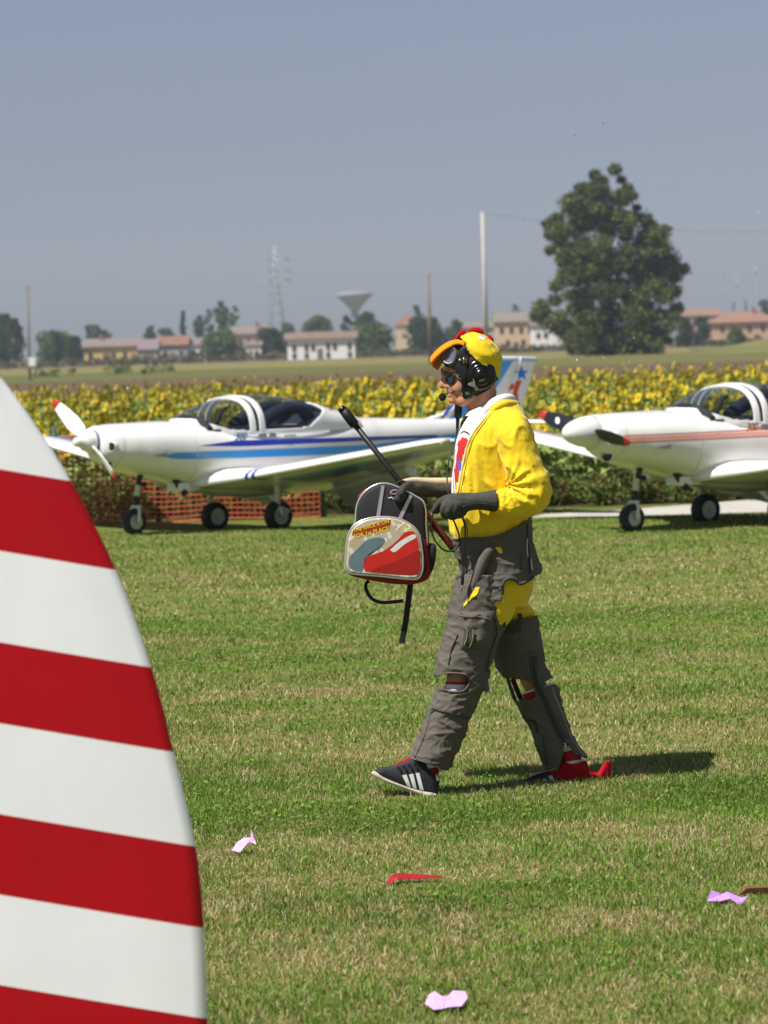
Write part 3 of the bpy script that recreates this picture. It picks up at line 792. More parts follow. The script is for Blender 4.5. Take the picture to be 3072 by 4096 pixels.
# ------------------------------------------------------------------ aircraft
def paint_mat(name, base, layers, rough=0.25, coat=0.5):
    """gloss paint with crisp stripes: layers of (colour, [convex polygons in two local axes], axes, extra half-spaces)"""
    m = bpy.data.materials.new(name); m.use_nodes = True
    nt = m.node_tree; b = nt.nodes['Principled BSDF']
    b.inputs['Roughness'].default_value = rough; b.inputs['Coat Weight'].default_value = coat; b.inputs['Coat Roughness'].default_value = 0.06
    tc = nt.nodes.new('ShaderNodeTexCoord'); sep = nt.nodes.new('ShaderNodeSeparateXYZ'); nt.links.new(tc.outputs['Object'], sep.inputs[0])
    ab = nt.nodes.new('ShaderNodeMath'); ab.operation = 'ABSOLUTE'; nt.links.new(sep.outputs['Y'], ab.inputs[0])
    ax = {'x': sep.outputs['X'], 'y': sep.outputs['Y'], 'z': sep.outputs['Z'], 'a': ab.outputs[0]}
    def half(a, ca, b_, cb, c):     # a*ca + b*cb + c > 0 (soft over 2 mm)
        m1 = nt.nodes.new('ShaderNodeMath'); m1.operation = 'MULTIPLY_ADD'; nt.links.new(ax[a], m1.inputs[0]); m1.inputs[1].default_value = ca; m1.inputs[2].default_value = c
        m2 = nt.nodes.new('ShaderNodeMath'); m2.operation = 'MULTIPLY_ADD'; nt.links.new(ax[b_], m2.inputs[0]); m2.inputs[1].default_value = cb; nt.links.new(m1.outputs[0], m2.inputs[2])
        m3_ = nt.nodes.new('ShaderNodeMath'); m3_.operation = 'GREATER_THAN'; nt.links.new(m2.outputs[0], m3_.inputs[0]); m3_.inputs[1].default_value = 0
        return m3_.outputs[0]
    cur = None
    # slight dirt variation
    n = nt.nodes.new('ShaderNodeTexNoise'); n.inputs['Scale'].default_value = 3; n.inputs['Detail'].default_value = 6; nt.links.new(tc.outputs['Object'], n.inputs['Vector'])
    mr = nt.nodes.new('ShaderNodeMapRange'); mr.inputs[1].default_value = .3; mr.inputs[2].default_value = .75; mr.inputs[3].default_value = 1; mr.inputs[4].default_value = .93; nt.links.new(n.outputs['Fac'], mr.inputs[0])
    for (colr, axes, polys) in layers:
        tot = None
        for poly in polys:
            area = sum(poly[i][0] * poly[(i + 1) % len(poly)][1] - poly[(i + 1) % len(poly)][0] * poly[i][1] for i in range(len(poly)))
            if area < 0: poly = poly[::-1]
            acc = None
            for i in range(len(poly)):
                x0, y0 = poly[i]; x1, y1 = poly[(i + 1) % len(poly)]
                ca, cb = -(y1 - y0), (x1 - x0); c = -(ca * x0 + cb * y0)
                h = half(axes[0], ca, axes[1], cb, c)
                if acc is None: acc = h
                else:
                    mm = nt.nodes.new('ShaderNodeMath'); mm.operation = 'MULTIPLY'; nt.links.new(acc, mm.inputs[0]); nt.links.new(h, mm.inputs[1]); acc = mm.outputs[0]
            if tot is None: tot = acc
            else:
                mm = nt.nodes.new('ShaderNodeMath'); mm.operation = 'MAXIMUM'; nt.links.new(tot, mm.inputs[0]); nt.links.new(acc, mm.inputs[1]); tot = mm.outputs[0]
        mx = nt.nodes.new('ShaderNodeMix'); mx.data_type = 'RGBA'; nt.links.new(tot, mx.inputs[0])
        if cur is None: mx.inputs[6].default_value = lin(base)
        else: nt.links.new(cur, mx.inputs[6])
        mx.inputs[7].default_value = lin(colr); cur = mx.outputs[2]
    mx = nt.nodes.new('ShaderNodeMix'); mx.data_type = 'RGBA'; mx.blend_type = 'MULTIPLY'; mx.inputs[0].default_value = 1
    if cur is None: mx.inputs[6].default_value = lin(base)
    else: nt.links.new(cur, mx.inputs[6])
    nt.links.new(mr.outputs[0], mx.inputs[7]); nt.links.new(mx.outputs[2], b.inputs['Base Color'])
    return m
rubber = mat('tyre_rubber', '#1d1d1e', 0.75, bump=0.2, bscale=80)
rimm = mat('wheel_rim', '#b9bcbc', 0.35, metal=0.6)
alum = mat('strut_grey', '#d4d5d2', 0.45)
blackm = mat('black_plastic', '#141415', 0.45)
darkm = mat('dark_interior', '#1c2026', 0.8)
seatm = mat('seat_fabric', '#252a33', 0.8, vary=0.2, vscale=6)
whitep = mat('plain_white_paint', '#e9e8e4', 0.25, coat=0.4)
redtip = mat('red_tip', '#b3231f', 0.4)
def glass_mat():
    m = bpy.data.materials.new('canopy_glass'); m.use_nodes = True; nt = m.node_tree; nt.nodes.clear()
    tr = nt.nodes.new('ShaderNodeBsdfTransparent'); tr.inputs[0].default_value = (.70, .75, .80, 1)
    gl = nt.nodes.new('ShaderNodeBsdfGlossy'); gl.inputs['Roughness'].default_value = 0.03; gl.inputs['Color'].default_value = (.9, .92, .95, 1)
    lw = nt.nodes.new('ShaderNodeLayerWeight'); lw.inputs[0].default_value = .5
    pw = nt.nodes.new('ShaderNodeMath'); pw.operation = 'POWER'; nt.links.new(lw.outputs['Facing'], pw.inputs[0]); pw.inputs[1].default_value = 4.0
    fr = nt.nodes.new('ShaderNodeMath'); fr.operation = 'MULTIPLY_ADD'; nt.links.new(pw.outputs[0], fr.inputs[0]); fr.inputs[1].default_value = .7; fr.inputs[2].default_value = .045
    mx = nt.nodes.new('ShaderNodeMixShader'); ou_ = nt.nodes.new('ShaderNodeOutputMaterial')
    nt.links.new(fr.outputs[0], mx.inputs[0]); nt.links.new(tr.outputs[0], mx.inputs[1]); nt.links.new(gl.outputs[0], mx.inputs[2]); nt.links.new(mx.outputs[0], ou_.inputs[0])
    return m
glassm = glass_mat()
FUS = [(-.45, .80, 1.095, .19), (-.36, .73, 1.11, .28), (-.2, .655, 1.12, .36), (0, .59, 1.122, .42), (.35, .50, 1.125, .465), (.7, .40, 1.10, .50), (1.0, .33, 1.03, .515), (1.4, .285, 1.01, .52), (1.8, .29, 1.01, .505), (2.2, .335, 1.04, .465), (2.7, .41, 1.07, .395), (3.3, .50, 1.04, .29), (4.0, .585, 1.005, .195), (4.7, .69, .985, .11), (5.2, .77, .97, .045), (5.3, .80, .96, .02)]
def fus_at(s):
    A = np.array(FUS); return [np.interp(s, A[:, 0], A[:, k]) for k in (1, 2, 3)]
def loft_rings(rings, closed_ends=True, closed=True):
    n = len(rings[0]); V = [p for r_ in rings for p in r_]; F = []
    for i in range(len(rings) - 1):
        for j in range(n if closed else n - 1):
            F.append((i * n + j, i * n + (j + 1) % n, (i + 1) * n + (j + 1) % n, (i + 1) * n + j))
    if closed_ends and closed:
        F.append(tuple(range(n))[::-1]); F.append(tuple((len(rings) - 1) * n + k for k in range(n)))
    return V, F
def from_vf(name, V, F, mats, parent=None, smooth=True):
    bm = bmesh.new(); vs = [bm.verts.new(v) for v in V]
    for f in F:
        try: bm.faces.new([vs[i] for i in f])
        except ValueError: pass
    bmesh.ops.remove_doubles(bm, verts=bm.verts[:], dist=1e-5)
    return bm_obj(name, bm, mats, parent, smooth)
AIRFOIL = [(0, 0), (.0125, .028), (.05, .055), (.12, .08), (.25, .098), (.4, .097), (.6, .075), (.8, .042), (1, .003), (.8, -.018), (.6, -.03), (.4, -.042), (.25, -.047), (.12, -.045), (.05, -.035), (.0125, -.02)]
def wheel_part(t, c, R, width, axle, name='wheel', hub=None):
    rot = Vector((0, 0, 1)).rotation_difference(Vector(axle).normalized()).to_matrix().to_4x4()
    M = Matrix.Translation(Vector(c)) @ rot; w = width / 2
    bm = bmesh.new(); bm_lathe(bm, [(R * .56, -w * .8), (R * .72, -w), (R * .9, -w * .92), (R * .985, -w * .6), (R, 0), (R * .985, w * .6), (R * .9, w * .92), (R * .72, w), (R * .56, w * .8)], M, 32, capends=False)
    ty = bm_obj(name, bm, rubber, t)
    bm = bmesh.new(); bm_lathe(bm, [(R * .58, -w * .82), (R * .5, -w * .6), (R * .2, -w * .5), (R * .16, -w * .85), (R * .05, -w * .9), (R * .05, w * .9), (R * .16, w * .85), (R * .2, w * .5), (R * .5, w * .6), (R * .58, w * .82)], M, 24); bm_obj('rim', bm, hub or rimm, ty)
    bm = bmesh.new()
    for k in range(5):
        a = k * 1.2566
        bm_tube(bm, [M @ Vector((math.cos(a) * R * .36, math.sin(a) * R * .36, -w * .72)), M @ Vector((math.cos(a) * R * .36, math.sin(a) * R * .36, w * .72))], R * .035, 6)
    bm_obj('bolt', bm, blackm, ty)
    return ty
def aircraft(label, N, theta, sch, tips, spin):
    t = tag(empty('light_aircraft', N, theta), label, 'aircraft')
    Minv = (Matrix.Translation(N) @ Matrix.Rotation(theta, 4, 'Z')).inverted()
    co = Minv @ CAM
    def on_x(sx, sy, x0):
        d = (Minv.to_3x3() @ ray(sx, sy)); k = (x0 - co.x) / d.x; return co + d * k
    fm, wm, finm = sch['fus'], sch['wing'], sch['fin']
    # fuselage
    ss = np.concatenate([np.linspace(-.45, 0, 10), np.linspace(.1, 5.3, 70)])
    rings = []
    for s in ss:
        zb_, zt_, hw_ = fus_at(s); zc = max(zb_ + (zt_ - zb_) * .52, .80 if .2 < s < 2.6 else 0); e = 2.35 if s < 3 else 2.1
        ring = []
        for k in range(40):
            a = 2 * math.pi * k / 40; c, sn = math.cos(a), math.sin(a)
            yv = math.copysign(abs(c) ** (2 / e), c) * hw_; hz_ = (zt_ - zc) if sn > 0 else (zc - zb_)
            ring.append((s, yv, zc + math.copysign(abs(sn) ** (2 / e), sn) * hz_))
        rings.append(ring)
    V, F = loft_rings(rings); fus = from_vf('fuselage', V, F, fm, t)
    fb = bvh_of([fus])
    # panel joints: cowl line
    def side(s, z): return Vector((s, -1.0, z))
    for s0 in (.46, -.30):
        zb_, zt_, hw_ = fus_at(s0); bm = bmesh.new()
        rg = [Vector(p) for p in rings[int(np.argmin(abs(ss - s0)))]]; c_ = Vector((rg[0].x, 0, .85))
        bm_tube(bm, [c_ + (p - c_) * 1.0015 for p in rg] + [c_ + (rg[0] - c_) * 1.0015], .0025, 4, cap=False); bm_obj('cowl_joint', bm, sch['joint'], fus)
    # cowl air intakes
    for (s0, y0, z0, rr) in ((-.37, -.24, .90, .045), (-.37, .24, .90, .045), (-.36, -.09, .735, .06)):
        q = fb.ray_cast(Vector((-2, y0, z0)), Vector((1, 0, 0)))[0]
        q = q if q is not None else Vector((s0, y0, z0))
        M = Matrix.Translation(q + Vector((.015, 0, 0))) @ Matrix.Rotation(rad(-90), 4, 'Y') @ Matrix.Rotation(rad(18), 4, 'X' if y0 else 'Y')
        bm = bmesh.new(); bm_lathe(bm, [(rr * 1.12, -.05), (rr * 1.15, .015), (rr * 1.08, .034), (rr, .032), (rr * .95, .0)], M, 20, capends=False); ck = bm_obj('air_intake', bm, whitep, fus)
        bm = bmesh.new(); bm_lathe(bm, [(rr * 1.0, .018), (rr * 1.0, .028)], M, 20); bm_obj('intake_dark_disc', bm, blackm, ck)  # solid black disc painted in for the shade inside the intake
    # NACA style side scoop, exhaust, belly scoop
    bm = bmesh.new(); poly_solid(bm, [(-.08, -.455, .80), (.10, -.47, .825), (.10, -.47, .775)], (0, .03, 0)); bm_obj('side_scoop', bm, mat('scoop_shade', '#8d8f8e', .5), fus)
    bm = bmesh.new(); bm_tube(bm, [(.36, -.22, .55), (.40, -.25, .46), (.46, -.27, .38)], .035, 10); bm_obj('exhaust_pipe', bm, mat('exhaust_burnt', '#3b3230', .6, metal=.5), fus)
    bm = bmesh.new(); bm_box(bm, (.50, -.18, .455), (.26, .22, .09), bevel=.02); bm_obj('belly_scoop', bm, whitep, fus)
    bm = bmesh.new(); bm_tube(bm, [(.02, -.12, .60), (-.02, -.13, .52), (.06, -.13, .50)], .03, 8); bm_obj('cooling_pipe', bm, blackm, fus)
    # canopy bubble
    A_ = np.array([(.52, 1.115, .05), (.62, 1.155, .20), (.8, 1.225, .33), (1.0, 1.29, .40), (1.25, 1.335, .435), (1.5, 1.347, .44), (1.8, 1.325, .43), (2.1, 1.265, .40), (2.4, 1.18, .35), (2.75, 1.085, .27)])
    cs_ = np.linspace(.52, 2.75, 240); crow = []
    for s in cs_:
        zt_ = np.interp(s, A_[:, 0], A_[:, 1]); hw_ = min(np.interp(s, A_[:, 0], A_[:, 2]) + .03, fus_at(s)[2] * .97)
        zs_ = min(.955, zt_ - .05); row = []
        for k in range(141):
            a = math.pi * k / 140; c, sn = math.cos(a), math.sin(a)
            row.append((s, -math.copysign(abs(c) ** .8, c) * hw_, zs_ + (abs(sn) ** .72) * (zt_ - zs_)))
        crow.append(row)
    V, F = loft_rings(crow, closed=False, closed_ends=False)
    gf, ff = [], []
    for f in F:
        s = sum(V[i][0] for i in f) / 4; z = sum(V[i][2] for i in f) / 4
        ztop = np.interp(s, A_[:, 0], A_[:, 1])
        lo1 = np.interp(s, [.5, .65, .8, .95, 1.12], [1.135, 1.125, 1.06, 1.01, .998])
        g1 = s < 1.165 and z > lo1 and s < 1.165 - max(0, z - 1.27) * .3
        rear = np.interp(z, [1.0, 1.08, 1.16, 1.24], [1.93, 2.07, 2.22, 2.2])
        g2 = 1.345 < s < rear and z > 1.0
        gap = 1.225 < s < 1.275 and z > .985
        if g1 and z < lo1 + .0: g1 = False
        if (g1 or g2 or gap): gf.append(f)
        else: ff.append(f)
    def sub(name, fs, m):
        used = sorted({i for f in fs for i in f}); mp = {i: k for k, i in enumerate(used)}
        return from_vf(name, [V[i] for i in used], [[mp[i] for i in f] for f in fs], m, t)
    g = sub('canopy_glass', gf, glassm)
    fr = sub('canopy_frame', ff, sch['white'])
    md_ = fr.modifiers.new('thick', 'SOLIDIFY'); md_.thickness = .018; md_.offset = 0.6; bake(fr)
    # cockpit: deck, seats, panel
    bm = bmesh.new(); bm_box(bm, (1.42, 0, 1.012), (1.5, .78, .02)); bm_obj('cockpit_floor', bm, darkm, t)
    for yv in (-.2, .2):
        bm = bmesh.new()
        pts = [(1.45, yv, 1.02), (1.62, yv, 1.12), (1.85, yv, 1.19), (2.02, yv, 1.20), (2.12, yv, 1.10)]
        rr = bm_tube(bm, smooth_path(pts, 4), .075, 10, flat=1.0); bm_obj('seat', bm, seatm, t)
    bm = bmesh.new(); poly_solid(bm, [(2.0, -.36, 1.0), (2.25, -.34, 1.15), (2.38, -.28, 1.17), (2.38, -.32, 1.0)], (0, .66, 0)); bm_obj('rear_bulkhead', bm, seatm, t)
    bm = bmesh.new(); bm_tube(bm, smooth_path([(.72, -.36, 1.02), (.70, -.25, 1.1), (.68, 0, 1.14), (.70, .25, 1.1), (.72, .36, 1.02)], 4), .04, 8); bm_obj('instrument_panel', bm, darkm, t)
    bm = bmesh.new(); bm_tube(bm, [(.9, -.2, 1.02), (1.02, -.18, 1.2), (1.08, -.18, 1.23)], .02, 6); bm_obj('windscreen_brace', bm, darkm, t)
    # wings
    for sgn in (-1, 1):
        rings = []
        for k in range(31):
            f = k / 30.0; y = .30 + 3.25 * f
            le = np.interp(y, [.3, .5, .62, .8, 1.05, 3.3, 3.46, 3.55], [.50, .60, .70, .80, .84, .99, 1.06, 1.30])
            te = np.interp(y, [.3, .8, 3.3, 3.55], [2.25, 2.10, 1.83, 1.66])
            z = np.interp(y, [.3, 3.55], [.475, .905]); ch = te - le; drop = np.interp(y, [.3, 3.5], [.165, .05])
            th = np.interp(y, [.3, .8, 3.2, 3.5, 3.55], [1.15, .95, .85, .7, .25])
            rings.append([(le + u * ch, sgn * y, z - drop * u + (w if w > 0 else w * (.9 if u < .02 else .35)) * ch * th) for (u, w) in AIRFOIL])
        V_, F_ = loft_rings(rings); w_ = from_vf('wing', V_, F_, wm, t)
        # lowered flap
        bm = bmesh.new()
        pts = []
        for y in (.62, 2.0):
            te = np.interp(y, [.3, .8, 3.3], [2.25, 2.10, 1.83]); z = np.interp(y, [.3, 3.55], [.475, .905]) - np.interp(y, [.3, 3.5], [.165, .05]) + .075
            pts.append([(te - .06, sgn * y, z - .063), (te + .03, sgn * y, z - .085), (te + .26, sgn * y, z - .33), (te + .22, sgn * y, z - .325), (te - .08, sgn * y, z - .11)])
        V_, F_ = loft_rings(pts); from_vf('flap', V_, F_, sch['white'], t, False)
        bm = bmesh.new(); bm_lathe(bm, [(.02, -.05), (.028, 0), (.02, .05)], Matrix.Translation((1.12, sgn * 3.5, .90)) @ Matrix.Rotation(rad(90), 4, 'Y'), 10); bm_obj('wing_light', bm, mat('lamp_lens', '#cfc9b8', .2), w_)
        # main gear
        zg = sch['gear'][0 if sgn < 0 else 1]; yc = sgn * .54; xg = 1.42
        bm = bmesh.new(); bm_tube(bm, [(xg - .02, sgn * .56, .53), (xg - .03, sgn * .58, zg + .2)], [.035, .03], 12); bm_obj('main_strut', bm, alum, t)
        bm = bmesh.new(); bm_tube(bm, [(xg - .03, sgn * .58, zg + .26), (xg + .10, sgn * .60, zg + .19), (xg, yc + sgn * .08, zg + .135)], .016, 8); bm_tube(bm, [(xg - .03, sgn * .62, zg + .24), (xg + .0, sgn * .63, zg + .135)], .02, 8); bm_obj('torque_link', bm, alum, t)
        wheel_part(t, (xg, yc, zg + .15), .154, .135, (0, 1, 0))
    # nose gear
    bm = bmesh.new(); bm_tube(bm, [(.10, 0, .62), (.05, 0, .38)], .03, 12); ns = bm_obj('nose_strut', bm, alum, t)
    bm = bmesh.new(); bm_tube(bm, [(.05, 0, .385), (.035, 0, .27)], .026, 12); bm_obj('strut_piston', bm, blackm, ns)
    bm = bmesh.new()
    for k in (-1, 1): bm_tube(bm, smooth_path([(.035, k * .01, .285), (.02, k * .075, .24), (.0, k * .085, .12)], 4), .017, 8)
    bm_box(bm, (.035, 0, .275), (.06, .10, .03), bevel=.008); bm_obj('fork', bm, alum, t)
    wheel_part(t, (0, 0, .125), .129, .115, (0, 1, 0), name='nose_wheel')
    # fin with rudder
    def plate(name, pl, th, m, par):
        cx_ = sum(p[0] for p in pl) / len(pl); cz_ = sum(p[1] for p in pl) / len(pl)
        bm = bmesh.new()
        mid = [bm.verts.new((p[0], 0, p[1])) for p in pl]
        ia = [bm.verts.new((p[0] + (cx_ - p[0]) * .16, -th, p[1] + (cz_ - p[1]) * .03)) for p in pl]
        ib = [bm.verts.new((p[0] + (cx_ - p[0]) * .16, th, p[1] + (cz_ - p[1]) * .03)) for p in pl]
        n = len(pl)
        for i in range(n):
            bm.faces.new((mid[i], mid[(i + 1) % n], ia[(i + 1) % n], ia[i])); bm.faces.new((mid[(i + 1) % n], mid[i], ib[i], ib[(i + 1) % n]))
        bm.faces.new(ia); bm.faces.new(ib[::-1])
        return bm_obj(name, bm, m, par)
    fin = plate('fin', [(3.85, 1.0), (4.15, 1.06), (4.34, 1.165), (5.05, 1.655), (5.33, 1.645), (4.93, .80), (4.6, .80)], .035, finm, t)
    rud = plate('rudder', [(5.335, 1.645), (5.59, 1.632), (5.585, 1.60), (5.20, .84), (4.935, .80)], .028, finm, t)
    # tailplane
    for sgn in (-1, 1):
        rings = [[(le + u * (te - le), sgn * y, .93 + w * (te - le) * .6) for (u, w) in AIRFOIL] for (y, le, te) in ((.02, 4.62, 5.25), (.6, 4.72, 5.25), (1.15, 4.83, 5.22), (1.25, 4.95, 5.18))]
        V_, F_ = loft_rings(rings); from_vf('tailplane', V_, F_, sch['white'], t)
    # propeller
    hubx = -.50; hub = Vector((hubx, 0, .955))
    if spin == 'stub': prof = [(.112, 0), (.112, .05), (.104, .10), (.08, .14), (.058, .17), (.048, .20), (.045, .225), (.028, .245), (.004, .25)]
    else: prof = [(.155, 0), (.15, .08), (.13, .18), (.097, .27), (.062, .325), (.028, .352), (.004, .358)]
    Mh = Matrix.Translation(hub + Vector((.06, 0, 0))) @ Matrix.Rotation(rad(-90), 4, 'Y')
    bm = bmesh.new(); bm_lathe(bm, prof, Mh, 32); sp_ = bm_obj('spinner', bm, whitep, t)
    bm = bmesh.new(); bm_lathe(bm, [(.114, -.05), (.1155, .03), (.1125, .035)] if spin == 'stub' else [(.158, -.06), (.159, -.004), (.15, 0)], Mh, 32); bm_obj('spinner_ring', bm, sch['ring'], sp_)
    for (sx, sy) in tips:
        tip = on_x(sx, sy, hubx); d = tip - hub; L_ = d.length; d.normalize(); nrm = Vector((-1, 0, 0)); ch = d.cross(nrm).normalized()
        rings = []
        prof_ = [(.08, .03, .028, 60), (.16, .04, .022, 50), (.28, .075, .016, 40), (.45, .082, .012, 34), (.65, .07, .009, 28), (.82, .054, .007, 24), (.93, .038, .005, 22), (1.0, .012, .003, 17)]
        def ringat(f, hw_, th_, ang):
            a = rad(ang); cv = ch * math.cos(a) - nrm * math.sin(a); tv = nrm * math.cos(a) + ch * math.sin(a)
            return [hub + d * (L_ * f) + cv * hw_ * math.cos(q) + tv * th_ * math.sin(q) for q in [2 * math.pi * k / 14 for k in range(14)]]
        pa = [p for p in prof_ if p[0] <= .82] + [(.86, .05, .0065, 23)]
        V_, F_ = loft_rings([ringat(*p) for p in pa]); bl_ = from_vf('propeller_blade', V_, F_, sch['blade'], t)
        pb = [(.86, .05, .0065, 23)] + [p for p in prof_ if p[0] > .9]
        V_, F_ = loft_rings([ringat(*p) for p in pb]); from_vf('blade_tip', V_, F_, redtip, bl_)
        if sch.get('logo') and (sx, sy) == tips[0]:
            bm = bmesh.new(); q = hub + d * (L_ * .62)
            bb = bvh_of([bl_])
            bmesh.ops.create_circle(bm, cap_ends=True, segments=20, radius=.032)
            Mi = Minv.to_3x3(); toc = (co - q).normalized()
            drape(bm, lambda u, v: q + ch * u + d * v, bb, -toc, .004); bm_obj('round_emblem', bm, whitep, bl_)
    # canopy fairing joint
    cb_ = bvh_of([fus, fr]); bm = bmesh.new()
    pth = []
    for (s_, z_) in catmull([(1.30, .955), (1.9, .945), (2.35, .925), (2.6, .965), (2.74, 1.04)], 5):
        h = cb_.ray_cast(Vector((s_, -2, z_)), Vector((0, 1, 0)))[0]
        if h is not None: pth.append(h)
    if len(pth) > 3:
        bm_tube(bm, pth, .004, 5); bm_obj('canopy_joint', bm, sch['joint'], fus)
    # lettering
    bm = text_bm('300', .095, .35, .004); drape(bm, lambda u, v: Vector((.62 + u, -1.0, .955 + v)), fb, (0, 1, 0), .003, back=.2); bm_obj('type_number', bm, sch['num'], fus)
    bm = bmesh.new(); bm_box(bm, (1.62, -.515, .925), (.16, .02, .03), bevel=.006); bm_obj('canopy_latch', bm, alum, fus)
    return t, fin, rud
white_h = '#eeece8'
db, lb = '#23379c', '#38a2ee'
FUSL = [(lb, 'xz', [[(.10, .785), (.16, .805), (.28, .815), (2.9, .775), (2.9, .69), (.9, .725), (.28, .745), (.16, .76)], [(2.9, .775), (4.75, .86), (4.95, .80), (3.5, .665), (2.9, .69)]]), (db, 'xz', [[(.47, .868), (.98, .905), (3.9, .835), (3.9, .805), (.98, .84)]])]
WINGL = [(db, 'ax', [[(.80, .6), (.84, .6), (.86, 1.06), (.82, 1.06)], [(.88, .6), (.93, .6), (.95, 1.04), (.90, 1.04)], [(.9, 1.6), (3.5, 1.6), (3.5, 1.31), (.9, 1.24)], [(1.5, 2.0), (1.9, 1.3), (2.15, 1.3), (1.75, 2.0)]]), (lb, 'ax', [[(.9, 1.23), (3.5, 1.30), (3.5, 1.22), (.9, 1.12)]])]
FINL = [(lb, 'xz', [[(4.20, .98), (4.64, .98), (5.20, 1.60), (4.97, 1.60)]]), (db, 'xz', [[(4.06, .98), (4.11, .98), (4.93, 1.60), (4.90, 1.60)], [(4.9, 1.632), (5.7, 1.622), (5.7, 1.616), (4.9, 1.626)]]), (lb, 'xz', [[(4.9, 1.612), (5.7, 1.602), (5.7, 1.588), (4.9, 1.598)]])]
joint = mat('panel_joint', '#b5b4b0', .5)
white_pl = paint_mat('aircraft_white', white_h, [])
sch1 = dict(fus=paint_mat('blue_striped_white', white_h, FUSL), wing=paint_mat('blue_banded_wing', white_h, WINGL), fin=paint_mat('blue_fin', white_h, FINL), white=white_pl, joint=joint, ring=mat('ring_blue', '#1f3d7e', .35), blade=whitep, num=mat('number_blue', '#3f8fd6', .4), gear=(-.035, -.07))
rs_, gs_ = '#d98a74', '#8d8f9c'
def thin(z0, z1, c, xs=(-.32, 5.0)):
    return (c, 'xz', [[(xs[0], z0), (xs[1], z0 - .02), (xs[1], z1 - .02), (xs[0], z1)]])
FUSL2 = [thin(.845 + .0, .915, rs_), thin(.915, .921, gs_), thin(.893, .899, '#efe2dc'), thin(.866, .872, '#efe2dc'), thin(.839, .845, gs_)]
WINGL2 = [('#6f7488', 'ax', [[(.9, 1.6), (3.5, 1.6), (3.5, 1.31), (.9, 1.24)]]), ('#e07a55', 'ax', [[(.9, 1.24), (3.5, 1.31), (3.5, 1.22), (.9, 1.12)]])]
sch2 = dict(fus=paint_mat('red_striped_white', white_h, FUSL2), wing=paint_mat('red_banded_wing', white_h, WINGL2), fin=white_pl, white=white_pl, joint=joint, ring=whitep, blade=mat('blade_black', '#16181f', .35, coat=.3), num=mat('number_orange', '#d5572c', .4), gear=(-.02, -.04), logo=True)
N1 = G(537, 2137); N1.z = 0.0
TH = rad(40)
ac1, fin1, rud1 = aircraft('white light aircraft with blue stripes, blue fin with a red number and white propeller', N1, TH, sch1, [(211, 1602), (467, 1917)], 'stub')
N2_ = G(2528, 2126); N2_.z = 0.0
ac2, fin2, rud2 = aircraft('white light aircraft with thin red stripes, black propeller and long white spinner', N2_, rad(36), sch2, [(2156, 1654), (2521, 1770)], 'ogive')
# number and star on the blue aircraft's fin
Mi1 = (Matrix.Translation(N1) @ Matrix.Rotation(TH, 4, 'Z')).inverted()
def on_y(sx, sy, y0=0.0):
    o_ = Mi1 @ CAM; d = Mi1.to_3x3() @ ray(sx, sy); k = (y0 - o_.y) / d.y; return o_ + d * k
fbv = bvh_of([fin1, rud1])
c1 = on_y(2058, 1562, -.03)
pts = [(.035, -.10), (-.035, -.10), (-.005, .02), (-.05, -.005), (-.04, .045), (.03, .095), (.075, .095), (.03, -.02)]
bm = flat_poly_bm([(u * 1.5, v * 1.15) for u, v in pts]); drape(bm, lambda u, v: Vector((c1.x + u, -.4, c1.z + v)), fbv, (0, 1, 0), .004, miss=lambda q: Vector((c1.x + q.x, -.02, c1.z + q.y))); bm_obj('number', bm, mat('number_red', '#d0511f', .4), fin1)
c2 = on_y(2086, 1494, -.03)
pts = [((.062 if k % 2 == 0 else .026) * math.sin(k * math.pi / 5), (.062 if k % 2 == 0 else .026) * math.cos(k * math.pi / 5)) for k in range(10)]
bm = flat_poly_bm(pts); drape(bm, lambda u, v: Vector((c2.x + u * 1.75, -.4, c2.z + v * 1.45)), fbv, (0, 1, 0), .004, miss=lambda q: Vector((c2.x + q.x * 1.75, -.02, c2.z + q.y * 1.45))); bm_obj('star', bm, mat('star_blue', '#2a7ccb', .4), fin1)

# ------------------------------------------------------------------ orange mesh fence
netm = mat('net_orange', '#b8502c', 0.6, vary=0.15, vscale=5)
postm = mat('post_green', '#3e4f45', 0.7)
fy = lambda x: 33.55 + 0.10 * math.sin(x)
ft = tag(empty('safety_fence', (-3.0, 33.55, -.10)), 'low orange plastic mesh fence on green posts behind the blue aircraft', 'fence')
x0, x1 = -6.2, P(1275, 1400, 33.55).x
xs = np.arange(x0, x1 + .001, .066)
rowsz = np.arange(.03, 1.07, .058)
V = []; L = []
def strand(p, q, w):
    p = Vector(p); q = Vector(q); d = (q - p).normalized(); sd_ = d.cross(Vector((0, 1, 0))).normalized() * w / 2; dp = Vector((0, .004, 0))
    b = len(V)
    for c_ in (p - sd_ - dp, p + sd_ - dp, q + sd_ - dp, q - sd_ - dp, p - sd_ + dp, p + sd_ + dp, q + sd_ + dp, q - sd_ + dp): V.append((c_.x + 3.0, c_.y - 33.55, c_.z))
    for f in ((0, 1, 2, 3), (7, 6, 5, 4), (1, 5, 6, 2), (4, 0, 3, 7)): L.extend([b + k for k in f])
rr_ = random.Random(2)
sag = lambda x: -.03 * math.sin((x - x0) * 2.1) ** 2
for i, x in enumerate(xs):
    if i + 1 < len(xs):
        for k, z in enumerate(rowsz):
            strand((x, fy(x), z + sag(x)), (xs[i + 1], fy(xs[i + 1]), z + sag(xs[i + 1])), 0.013 if k not in (0, len(rowsz) - 1) else .022)
    strand((x, fy(x), rowsz[0] + sag(x)), (x, fy(x), rowsz[-1] + sag(x)), .010)
o = mesh_np('netting', V, L, [4] * (len(L) // 4), netm, ft); o['kind'] = 'stuff'
for sx in (-250, 200, 608, 1272):
    x = P(sx, 1400, 33.5).x; bm = bmesh.new(); bm_tube(bm, [(x + 3.0, .035, -.1), (x + 3.0, .035, 1.12)], .028, 8); bm_obj('post', bm, postm, ft)

